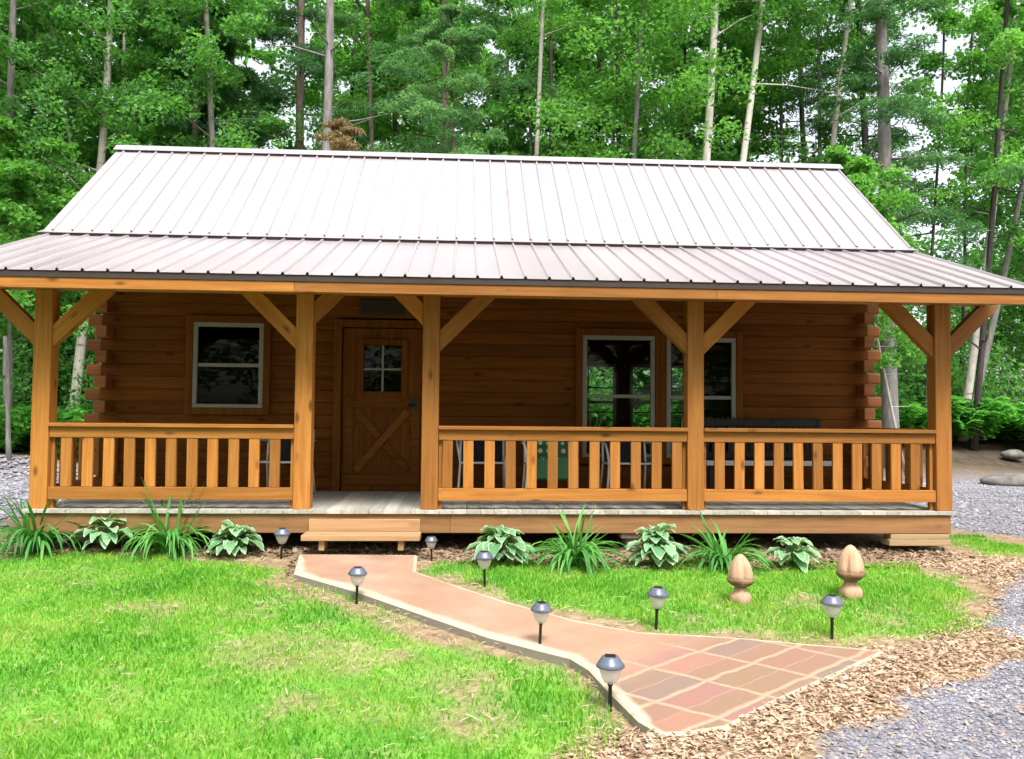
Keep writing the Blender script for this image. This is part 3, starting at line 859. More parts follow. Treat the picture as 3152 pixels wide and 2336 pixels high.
# gables
for x in (XL + .05, XRr - .09):
    mb = MB(); zt = Z0 + CH * ncourse
    mb.prism([(YW - .2, zt - .2 * sm + .03), (YB + .2, zt - .2 * sm + .03), (YR, ZR - .09)], lambda a, b: (x, a, b), lambda a, b: (x + .04, a, b))
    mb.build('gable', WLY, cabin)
# interior shell
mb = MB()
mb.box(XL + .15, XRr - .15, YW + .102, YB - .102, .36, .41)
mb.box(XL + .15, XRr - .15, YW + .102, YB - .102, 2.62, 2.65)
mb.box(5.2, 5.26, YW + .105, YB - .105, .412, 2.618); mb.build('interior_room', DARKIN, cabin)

def window(x0, x1, z0, z1, y, facing=-1, cas=.085, mullR=True, mun=None, casing=True, frame_w=.055):
    """double hung window; (x0..z1) is the vinyl frame, wood casing round it"""
    f = facing
    def yy(a, b): return (y + f * a, y + f * b) if f > 0 else (y + f * b, y + f * a)
    mb = MB(); w = frame_w
    a, b = yy(.0, .045)
    mb.box(x0, x1, a, b, z1 - w, z1); mb.box(x0, x1, a, b, z0, z0 + w * .8)
    mb.box(x0, x0 + w, a, b, z0 + w * .8 + .001, z1 - w - .001); mb.box(x1 - w, x1, a, b, z0 + w * .8 + .001, z1 - w - .001)
    par = mb.build('window', VINYL, cabin, bevel=.004)
    zm = (z0 + z1) / 2
    mb = MB(); a, b = yy(-.02, .03); mb.box(x0 + w + .001, x1 - w - .001, a, b, zm - .022, zm + .022)
    o = mb.build('meeting_rail', VINYL, None, bevel=.003); o.parent = par; o.matrix_parent_inverse = Matrix.Translation((0, 0, 0))
    o.matrix_parent_inverse = par.matrix_parent_inverse.inverted() @ Matrix.Translation(-Vector(cabin.location)) @ Matrix.Identity(4) if False else Matrix.Identity(4)
    kids = [o]
    mb = MB(); a, b = yy(-.012, -.004)
    mb.box(x0 + w - .004, x1 - w + .004, a, b, z0 + w * .8 - .004, zm - .0225); mb.box(x0 + w - .004, x1 - w + .004, a + .012 * -f, b + .012 * -f, zm + .0225, z1 - w + .004)
    kids.append(mb.build('pane', GLASS, None))
    if mun:
        mb = MB(); a, b = yy(-.04, -.02)
        for xx in mun[0]: mb.box(xx - .011, xx + .011, a, b, z0 + w * .8, z1 - w)
        for zz in mun[1]: mb.box(x0 + w, x1 - w, a + .003, b + .003, zz - .011, zz + .011)
        kids.append(mb.build('muntin_grid', MUNT, None))
    if casing:
        mb = MB(); a, b = yy(.004, .055); c = cas
        mb.box(x0 - c, x0 - .002, a, b, z0 - c, z1 + c); mb.box(x1 + .002, x1 + c if mullR else x1 + .003, a, b, z0 - c, z1 + c)
        mb.box(x0 - .0015, x1 + .0015, a, b, z1 + .002, z1 + c); mb.box(x0 - .0015, x1 + .0015, a, b, z0 - c, z0 - .002)
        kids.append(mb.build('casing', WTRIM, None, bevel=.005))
    for k in kids: k.parent = par; k.matrix_parent_inverse = Matrix.Identity(4)
    return par
window(1.662, 2.526, 1.448, 2.509, YW - .035)
window(6.536, 7.467, .865, 2.417, YW - .035, mullR=False)
window(7.618, 8.522, .865, 2.405, YW - .035)
mb = MB(); mb.box(7.4725, 7.5285, YW - .088, YW - .036, .78, 2.50); mb.build('mullion_post', WTRIM, cabin)
window(6.62, 7.58, .97, 2.26, YB + .035, 1, mun=((7.10,), (1.855, 1.447)))
window(7.81, 8.77, .97, 2.26, YB + .035, 1, mun=((8.29,), (1.855, 1.447)))

# door
dx0, dx1, dz0, dz1 = 3.504, 4.506, .425, 2.464
yd = YW - .03
mb = MB()
# plank slab with an opening for the glass
gx0, gx1, gz0, gz1 = 3.76, 4.24, 1.666, 2.257
for a, b in ((dx0, gx0), (gx1, dx1)):
    mb.box(a, b, yd, yd + .05, dz0, dz1)
mb.box(gx0 + .0005, gx1 - .0005, yd, yd + .05, dz0, gz0); mb.box(gx0 + .0005, gx1 - .0005, yd, yd + .05, gz1, dz1)
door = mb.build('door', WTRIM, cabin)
def dsub(nm, mb, m, bevel=.004):
    o = mb.build(nm, m, None, bevel=bevel); o.parent = door; o.matrix_parent_inverse = Matrix.Identity(4); return o
mb = MB()
a, b = yd - .028, yd - .001
mb.box(dx0 + .03, dx1 - .03, a, b, 1.47, 1.60); mb.box(dx0 + .03, dx1 - .03, a, b, .50, .64)
mb.box(dx0 + .03, dx0 + .14, a, b, .642, 1.468); mb.box(dx1 - .14, dx1 - .03, a, b, .642, 1.468)
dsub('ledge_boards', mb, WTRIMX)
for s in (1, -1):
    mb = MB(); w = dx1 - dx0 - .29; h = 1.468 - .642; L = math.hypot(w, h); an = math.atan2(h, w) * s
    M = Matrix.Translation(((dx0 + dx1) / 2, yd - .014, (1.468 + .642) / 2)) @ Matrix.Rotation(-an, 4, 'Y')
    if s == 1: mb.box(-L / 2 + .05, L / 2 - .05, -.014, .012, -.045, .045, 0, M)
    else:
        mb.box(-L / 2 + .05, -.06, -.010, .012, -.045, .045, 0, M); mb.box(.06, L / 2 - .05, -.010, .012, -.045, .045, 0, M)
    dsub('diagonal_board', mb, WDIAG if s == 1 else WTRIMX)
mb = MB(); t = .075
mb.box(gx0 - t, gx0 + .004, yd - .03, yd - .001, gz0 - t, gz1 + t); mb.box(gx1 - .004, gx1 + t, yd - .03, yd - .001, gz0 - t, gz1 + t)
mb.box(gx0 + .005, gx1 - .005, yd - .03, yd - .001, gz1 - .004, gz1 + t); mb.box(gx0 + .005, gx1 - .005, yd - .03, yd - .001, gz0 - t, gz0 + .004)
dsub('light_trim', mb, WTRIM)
mb = MB(); mb.box(gx0, gx1, yd + .02, yd + .026, gz0, gz1); dsub('pane', mb, GLASS, 0)
mb = MB(); cx = (gx0 + gx1) / 2; cz = (gz0 + gz1) / 2 - .01
mb.box(cx - .012, cx + .012, yd + .004, yd + .019, gz0, gz1); mb.box(gx0, cx - .0125, yd + .004, yd + .019, cz - .012, cz + .012); mb.box(cx + .0125, gx1, yd + .004, yd + .019, cz - .012, cz + .012)
dsub('muntin_cross', mb, VINYL, 0)
mb = MB(); mb.tube([(4.40, yd - .03, 1.50), (4.40, yd - .075, 1.50), (4.33, yd - .085, 1.50)], .016, 10); mb.box(4.37, 4.43, yd - .034, yd - .028, 1.44, 1.60)
dsub('handle', mb, IRON, 0)
mb = MB()
mb.box(dx0 - .11, dx0 - .012, YW - .085, YW - .034, .425, 2.57); mb.box(dx1 + .012, dx1 + .11, YW - .085, YW - .034, .425, 2.57)
mb.box(dx0 - .0115, dx1 + .0115, YW - .085, YW - .034, 2.476, 2.57)
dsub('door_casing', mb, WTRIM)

# sign above the door: too worn to read, only faint relief marks
sg = thing('wall_sign', 'small dark worn board mounted on the logs above the door', 'sign', (3.99, YW - .05, 2.73))
mb = MB(); mb.box(-.285, .285, -.02, .012, -.095, .095); mb.build('board', SIGNM, sg, False, bevel=.006)
mb = MB()
mb.box(-.27, .27, -.026, -.021, .07, .082); mb.box(-.27, .27, -.026, -.021, -.082, -.07)
mb.box(-.27, -.258, -.026, -.021, -.069, .069); mb.box(.258, .27, -.026, -.021, -.069, .069)
mb.build('border', SIGNT, sg, False)

# ------------------------------------------------------------------ step
st = thing('plank_step', 'pale rough plank step on two short legs below the porch doorway', 'step', (4.05, -.2, .05))
mb = MB(); mb.box(3.47, 4.615, -.34, -.046, .158, .212); mb.build('tread', W_STEP, st, True, bevel=.006)
mb = MB(); mb.box(3.492, 4.60, -.045, -.008, .2125, .333); mb.build('riser', W_STEP, st, True, bevel=.004)
for x in (3.635, 4.40):
    mb = MB(); mb.box(x, x + .055, -.30, -.06, .055 if x < 3 else .06, .1575); mb.build('leg', W_STEP, st, True, bevel=.004)

# ------------------------------------------------------------------ solar path lamps
def lamp():
    t = thing('path_lamp', 'x', 'path lamp', group='solar lamps along the path')
    mb = MB(); mb.lathe([(.009, -.08), (.011, 0), (.011, .135), (.016, .14), (.016, .152)], 10); mb.build('stake', STAKE, t, False)
    mb = MB(); mb.lathe([(.018, .148), (.032, .155), (.047, .18), (.058, .21), (.063, .236), (.056, .2365)], 20); mb.build('globe', GLOBE, t, False)
    mb = MB(); mb.lathe([(.066, .234), (.077, .238), (.079, .246), (.068, .262), (.052, .283), (.046, .293), (.02, .297)], 20, mod=lambda a, z: 1 + (.02 * math.cos(6 * a) if z > .25 else 0))
    c = mb.build('cap', CAPM, t, False)
    mb = MB(); mb.box(-.028, .028, -.028, .028, .294, .299); s = mb.build('solar_cell', STAKE, None); s.parent = c
    return t
LAMPS = [((3.283, -.31), 'solar path lamp left of the plank step, by the small hosta'),
         ((4.735, -.40), 'solar path lamp right of the plank step, before the dark gap under the deck'),
         ((5.216, -1.55), 'solar path lamp on the right path edge in front of a hosta'),
         ((4.197, -1.841), 'solar path lamp on the left path edge nearest the plank step'),
         ((6.394, -2.692), 'solar path lamp on the right where the path bends and widens'),
         ((7.56, -2.921), 'solar path lamp farthest right, in front of the taller finial'),
         ((5.545, -3.004), 'solar path lamp on the left edge where the path starts to widen'),
         ((5.849, -3.943), 'solar path lamp nearest the viewer, largest, beside the stamped tiles')]
L0 = lamp()
HS = [1.0, .80, .98, .97, 1.0, 1.0, .92, 1.02]
for i, ((x, y), lb) in enumerate(LAMPS):
    z = float(gz(x, y))
    if float(sdist(PATH, np.array([x]), np.array([y]))[0]) > 0: z = max(z, .06 * y + .066)
    if i == 0:
        L0.location = (x, y, z); L0['label'] = lb; L0.rotation_euler = (.03, .02, .3)
    else:
        o = dup(L0, (x, y, z), i * 1.1, HS[i], lb); o.rotation_euler = (random.uniform(-.05, .05), random.uniform(-.05, .05), i * 1.1)

# ------------------------------------------------------------------ carved finials
FINM = wood('carved_finial_wood', 'Z', (.62, .42, .29), (.53, .335, .22), (.37, .22, .14), .85, .7, .06, .1)
FINM2 = plain('carved_finial_shaded', (.22, .13, .08), .9, .15, 0, .4, 16, .7)  # darker copy of the finial wood, underside shade painted into the collar
def finial(loc, h, w, label, rz, tall):
    t = thing('garden_finial', label, 'finial', loc, rz, 'carved finials on the right lawn')
    s = h / .40; r = w / 2
    mb = MB()
    lob = lambda a, z: 1 - .26 * (1 - abs(math.cos(2 * a))) ** 3 * max(0, min(1, (.385 * s - z) / (.1 * s)))
    mb.lathe([(r * a, z * s) for a, z in ((.9, .196), (.97, .205), (.97, .225), (.94, .25), (.86, .285), (.74, .32), (.55, .355), (.33, .382), (.14, .396), (.02, .40))], 48, mod=lob)
    mb.build('bud', FINM, t, False)
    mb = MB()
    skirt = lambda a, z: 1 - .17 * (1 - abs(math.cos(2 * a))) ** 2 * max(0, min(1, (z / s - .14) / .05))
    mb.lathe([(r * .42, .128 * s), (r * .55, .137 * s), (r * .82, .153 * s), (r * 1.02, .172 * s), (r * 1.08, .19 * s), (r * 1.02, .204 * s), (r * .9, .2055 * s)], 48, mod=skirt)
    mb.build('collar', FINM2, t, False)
    mb = MB()
    sq = lambda a, z: 1 + .10 * abs(math.sin(2 * a)) ** 2
    mb.lathe([(r * .78, -.03), (r * .78, .05 * s), (r * .74, .07 * s), (r * .60, .088 * s), (r * .48, .103 * s), (r * .43, .13 * s)], 32, mod=sq)
    mb.build('base', FINM, t, False)
finial((7.213, -2.054, float(gz(7.213, -2.054))), .385, .20, 'shorter carved acorn shaped finial with blunt top, standing in the lawn nearer the path bend', .8, False)
finial((8.157, -1.936, float(gz(8.157, -1.936))), .43, .215, 'taller pointed carved finial with ruffled collar, right of its twin', .1, True)

# ------------------------------------------------------------------ bed plants
def daylily(seed, hgt, wid, n=70):
    r = np.random.default_rng(seed); mb = MB()
    for i in range(n):
        a = r.uniform(0, 6.283); L = hgt * r.uniform(1.25, 2.0); w = r.uniform(.011, .018)
        ox, oy = r.normal(0, .04, 2); d = Vector((math.cos(a), math.sin(a), 0)); sd = Vector((-d.y, d.x, 0))
        e0 = r.uniform(.9, 1.48); e1 = r.uniform(-1.6, -.5) if r.random() > .2 else r.uniform(.2, 1.0)
        spread = wid / (hgt * 1.15)
        vs = []; K = 8; c = Vector((ox, oy, -.01))
        for k in range(K + 1):
            t = k / K
            e = e0 + (e1 - e0) * t ** 1.25
            if k: c = c + (d * math.cos(e) * spread * .62 + Vector((0, 0, math.sin(e) * .86))) * (L / K) + sd * .004 * math.sin(t * 4 + i)
            ww = w * (1 - .1 * t) * (1 if t < .7 else max(.05, (1 - t) / .3))
            vs += [c - sd * ww + Vector((0, 0, ww * .5)), c, c + sd * ww + Vector((0, 0, ww * .5))]
        fs = []
        for k in range(K):
            for j in (0, 1): fs.append((k * 3 + j, k * 3 + j + 1, k * 3 + 4 + j, k * 3 + 3 + j))
        mb.add(vs, fs, 0, True)
    return mb
def hosta(seed, hgt, wid, n=26):
    r = np.random.default_rng(seed); mb = MB(); st = MB()
    for i in range(n):
        inner = i < n * .4
        a = i * 2.4 + r.uniform(-.4, .4); d = Vector((math.cos(a), math.sin(a), 0)); sd = Vector((-d.y, d.x, 0))
        L = r.uniform(.115, .19) * (wid / .5) ** .5; w = L * r.uniform(.28, .38)
        start = wid * (.05 if inner else r.uniform(.12, .28)); z0 = hgt * (r.uniform(.6, .9) if inner else r.uniform(.3, .65))
        el = r.uniform(.35, 1.0) if inner else r.uniform(-.05, .45)
        st.tube([(0, 0, 0), tuple(d * start * .6 + Vector((0, 0, z0 * .7))), tuple(d * start + Vector((0, 0, z0)))], .005, 5)
        K = 7; vs = []; mg = []
        for k in range(K + 1):
            t = k / K
            ww = w * (math.sin(math.pi * min(1, t * .93 + .05)) ** .75) * (1.15 - .4 * t)
            curve = el - 1.2 * t * t
            c = d * (start + L * t * math.cos(el * .7)) + Vector((0, 0, z0 + L * (math.sin(el) * t - .55 * t * t)))
            for j, q in enumerate((-1, -.78, 0, .78, 1)):
                rip = .006 * math.sin(k * 1.9 + j) if abs(q) == 1 else 0
                vs.append(c + sd * ww * q + Vector((0, 0, abs(q) * ww * .32 + rip))); mg.append(1 if abs(q) == 1 else .0)
        for j in (0, 1, 2, 3, 4): mg[K * 5 + j] = .8
        fs = [(k * 5 + j, k * 5 + j + 1, k * 5 + 6 + j, k * 5 + 5 + j) for k in range(K) for j in range(4)]
        mb.add(vs, fs, 0, True, margin=mg)
    return mb, st
for i, (x, y, h, w, lb) in enumerate([
        (.819, .02, .60, .70, 'big clump of arching daylily leaves against the left end of the deck'),
        (2.151, -.10, .62, .64, 'tall daylily clump with leaves reaching the lower rail between two hostas'),
        (6.061, -.831, .50, .66, 'loose daylily clump between the two hostas right of the step'),
        (7.448, -.873, .42, .60, 'low daylily clump behind the shorter finial')]):
    t = thing('daylily', lb, 'plant', (x, y, float(gz(x, y))), 0, 'daylilies along the porch')
    daylily(40 + i, h * .86, w, (120, 110, 100, 95)[i]).build('leaves', LILY, t, False)
for i, (x, y, h, w, lb) in enumerate([
        (1.506, .0, .36, .5, 'loose hosta with long white edged leaves left of the tall daylily'),
        (2.797, -.12, .27, .5, 'low flat hosta beside the lamp left of the step'),
        (5.388, -.686, .33, .6, 'broad hosta with large white edged leaves just right of the step'),
        (6.844, -.782, .34, .55, 'dense bushy hosta between two daylilies'),
        (8.099, -.877, .26, .42, 'small bluish hosta between the two finials')]):
    t = thing('hosta', lb, 'plant', (x, y, float(gz(x, y))), i * 1.3, 'hostas along the porch')
    a, b = hosta(60 + i, h * 1.08, w * 1.18, (40, 46, 52, 72, 38)[i])
    a.build('leaves', HOSTA, t, False); b.build('stems', LILY, t, False)

# ------------------------------------------------------------------ porch furniture
def chair(label, loc, rz, tube, sling):
    t = thing('patio_chair', label, 'chair', loc, rz, 'patio chairs on the porch')
    r = .014
    for s in (-1, 1):
        mb = MB()
        mb.tube([(s * .29, -.27, 0), (s * .275, -.25, .2), (s * .262, -.235, .41), (s * .285, -.24, .55), (s * .30, -.2, .635), (s * .30, .05, .655), (s * .29, .26, .64)], r, 8)
        mb.build('arm_frame', tube, t, False)
        mb = MB()
        mb.tube([(s * .28, .33, 0), (s * .268, .25, .25), (s * .262, .2, .40), (s * .262, .25, .6), (s * .262, .31, .76)], r, 8)
        mb.build('back_leg', tube, t, False)
    mb = MB(); mb.tube([(-.262, -.235, .41), (.262, -.235, .41)], r, 8); mb.tube([(-.262, .2, .40), (.262, .2, .40)], r, 8)
    mb.tube([(-.262, -.235, .41), (-.262, .2, .40)], r, 8); mb.tube([(.262, -.235, .41), (.262, .2, .40)], r, 8)
    mb.tube([(-.262, .31, .76), (.262, .31, .76)], r, 8); mb.build('seat_frame', tube, t, False)
    mb = MB(); sg = [(-.23, .425), (0.0, .40), (.19, .412), (.235, .55), (.27, .65), (.305, .75)]
    vs = [(x, y, z) for y, z in sg for x in (-.245, .245)] + [(x, y + .006, z - .006) for y, z in sg for x in (-.245, .245)]
    fs = []; n = len(sg)
    for i in range(n - 1):
        q = (i * 2, i * 2 + 1, i * 2 + 3, i * 2 + 2); fs += [q, tuple(2 * n + k for k in reversed(q))]
    mb.add(vs, fs, 0, True); mb.build('sling', sling, t, False)
    return t
chair('dark sling chair behind the left railing beside the doorway post', (2.97, 1.35, DK), .0, TUBE, SLING)
chair('grey tube chair behind the first gap right of the doorway', (5.256, 1.45, DK), .0, TUBE, SLING)
chair('white framed chair carrying a green patterned cushion', (6.02, 1.15, DK), .0, TUBEW, SLING)
chair('grey tube chair in front of the see-through window', (7.0, 1.45, DK), .0, TUBE, SLING)
m, nt, out = mat('green_dotted_fabric')
vo = N(nt, 'ShaderNodeTexVoronoi', Scale=1.0, Randomness=.15); nt.links.new(coords(nt, (11, 11, 11), False), vo.inputs['Vector'])
cc = mixc(nt, ramp(nt, vo.outputs['Distance'], [(.28, (1, 1, 1)), (.36, (0, 0, 0))]), (.045, .14, .07), (.62, .62, .52))
bsdf(nt, out, cc, .85, .2)
cu = thing('seat_cushion', 'green cushion with pale dots hung over the white framed chair', 'cushion', (6.02, 1.15, DK))
mb = MB(); mb.box(-.235, .235, -.02, .04, 0, .30, 0, Matrix.Translation((0, .175, .46)) @ Matrix.Rotation(-.28, 4, 'X')); mb.box(-.235, .235, -.26, .15, .432, .485)
mb.box(-.235, .235, -.302, -.265, .25, .484)
mb.build('padding', m, cu, False, bevel=.018)
# long dark slatted bench against the wall at the right
bn = thing('porch_bench', 'long dark slatted bench against the log wall at the right end', 'bench', (8.78, 1.62, DK))
mb = MB(); mb.box(-.80, .80, .26, .30, .86, .94); mb.box(-.80, .80, .262, .298, .46, .53); mb.build('back_rails', BENCHD, bn, False, bevel=.004)
mb = MB()
for i in range(22): mb.box(-.76 + i * .0705, -.722 + i * .0705, .265, .292, .531, .859)
for i in range(22): mb.box(-.76 + i * .0705, -.735 + i * .0705, .27, .29, .941, .965)
mb.build('back_slats', BENCHD, bn, False)
mb = MB()
for k in range(5): mb.box(-.82, .82, -.2 + k * .09, -.12 + k * .09, .40, .43)
mb.build('seat', BENCHD, bn, False, bevel=.004)
mb = MB(); mb.box(-.83, .83, -.235, -.203, .385, .445); mb.build('seat_edge', TUBE, bn, False, bevel=.006)
for x in (-.78, .74):
    for y in (-.19, .25):
        mb = MB(); mb.box(x, x + .05, y, y + .05, 0, .399 if y < 0 else .94); mb.build('leg', BENCHD, bn, False, bevel=.004)

# ------------------------------------------------------------------ trees
def leaf_arrays(C, n_each, spread, flat, lmin, lmax, aspect, r, up=.8, droop=0.0):
    """C (m,3) clump centres -> leaves as folded diamonds"""
    m = len(C); n = m * n_each
    P = np.repeat(C, n_each, 0)
    sp = np.repeat(np.broadcast_to(spread, (m,)), n_each)
    o = r.normal(0, 1, (n, 3)); o /= np.maximum(np.linalg.norm(o, axis=1, keepdims=True), 1e-6)
    o *= (r.random((n, 1)) ** .45)
    o[:, 2] *= flat
    P = P + o * sp[:, None]
    P[:, 2] -= droop * (o[:, 0] ** 2 + o[:, 1] ** 2) * sp
    L = r.uniform(lmin, lmax, n); W = L * aspect
    nr = r.normal(0, .75, (n, 3)); nr[:, 2] += up * np.sign(r.random(n) + .5); nr /= np.linalg.norm(nr, axis=1, keepdims=True)
    d = r.normal(0, 1, (n, 3)); d[:, 2] -= .35; d -= nr * (d * nr).sum(1, keepdims=True); d /= np.maximum(np.linalg.norm(d, axis=1, keepdims=True), 1e-6)
    s = np.cross(nr, d)
    a = P - d * (L * .5)[:, None]; b = P + d * (L * .5)[:, None]
    md = P - d * (L * .05)[:, None] + nr * (L * .12)[:, None]
    V = np.stack([a, md + s * (W * .5)[:, None], b, md - s * (W * .5)[:, None]], 1).reshape(-1, 3)
    i0 = (np.arange(n) * 4)[:, None]
    F = np.concatenate([i0 + np.array([0, 1, 2]), i0 + np.array([0, 2, 3])], 1).reshape(-1, 3)
    return V, F

def trunk_mb(H, r0, lean, wob, r, r1=.5):
    K = 10; pts = []; rs = []
    ph = r.uniform(0, 6.28, 2)
    for k in range(K + 1):
        t = k / K; z = H * t - .3 * (1 - t)
        pts.append((lean[0] * H * t + wob * math.sin(t * 5 + ph[0]) * t, lean[1] * H * t + wob * math.sin(t * 4 + ph[1]) * t, z))
        rs.append(r0 * ((1 - t) * 1.0 + t * r1) * (1.25 if k == 0 else 1))
    return pts, rs
def at(pts, z):
    for p, q in zip(pts, pts[1:]):
        if p[2] <= z <= q[2]:
            t = (z - p[2]) / (q[2] - p[2]); return Vector(p).lerp(Vector(q), t)
    return Vector(pts[-1])

def make_tree(name, label, kind, loc, H, r0, bark, leafm, lean=(0, 0), wob=.12, zlo=3.0, spread=2.2, limbs=22, per=70, seed=0, group=None, leaf=(.105, .165), bare=0, snag=0, dens=1.0):
    r = np.random.default_rng(seed)
    t = thing(name, label, 'tree', loc, 0, group)
    pts, rs = trunk_mb(H, r0, lean, wob, r)
    mb = MB(); mb.tube(pts, rs, 10)
    C = []; S = []
    for i in range(limbs):
        f = i / max(1, limbs - 1)
        z = zlo + (H - zlo) * f ** .9
        p = at(pts, z); a = i * 2.399 + r.uniform(-.5, .5)
        taper = (1 - f) ** .6 * .75 + .3 if kind == 'broad' else (1 - f) * .95 + .18
        L = spread * taper * r.uniform(.65, 1.15)
        up = r.uniform(.1, .55) if kind == 'broad' else r.uniform(-.12, .15)
        d = Vector((math.cos(a), math.sin(a), up)).normalized()
        q = p + d * L * .55 + Vector((0, 0, .05 * L)); e = p + d * L + Vector((0, 0, (-.12 if kind == 'pine' else -.02) * L))
        b0 = max(.012, r0 * .22 * (1 - .6 * f))
        mb.tube([p, q, e], [b0, b0 * .6, b0 * .2], 5, 0, False)
        nc = 4 if kind == 'broad' else 5
        for k in range(nc):
            u = .35 + .7 * k / (nc - 1)
            c = p.lerp(q, u / .55) if u < .55 else q.lerp(e, min(1.1, (u - .55) / .45))
            j = L * .16
            C.append(c + Vector((r.normal(0, j), r.normal(0, j), r.normal(0, j * .5)))); S.append(L * r.uniform(.16, .30) + .14)
    for i in range(bare):   # dead limbs without leaves
        z = r.uniform(.2, .95) * max(zlo, H * .75); p = at(pts, z); a = r.uniform(0, 6.28); L = r.uniform(.8, 2.2)
        d = Vector((math.cos(a), math.sin(a) * .6, r.uniform(-.25, .35)))
        q = p + d * L * .5 + Vector((0, 0, r.uniform(-.1, .1))); e = p + d * L + Vector((0, 0, r.uniform(-.35, .2)))
        mb.tube([p, q, e], [.028, .018, .007], 5, 0, False)
        mb.tube([q, q + Vector((d.y, -d.x, .4)) * .4], [.012, .004], 4, 0, False)
    mb.build('trunk', bark, t, False)
    if limbs:
        C = np.array([tuple(c) for c in C]); S = np.array(S)
        if kind == 'broad':
            V, F = leaf_arrays(C, int(per * 1.5 * dens), S, .5, leaf[0], leaf[1], .62, r, .8, .25)
        else:
            V, F = leaf_arrays(C, int(per * 2.1 * dens), S * .95, .28, leaf[0] * 1.2, leaf[1] * 1.25, .22, r, .9, .3)
        mobj('crown', np_mesh('crown', V, F, leafm), t)
    return t

def G(x, y): return (x, y, float(gz(x, y)))
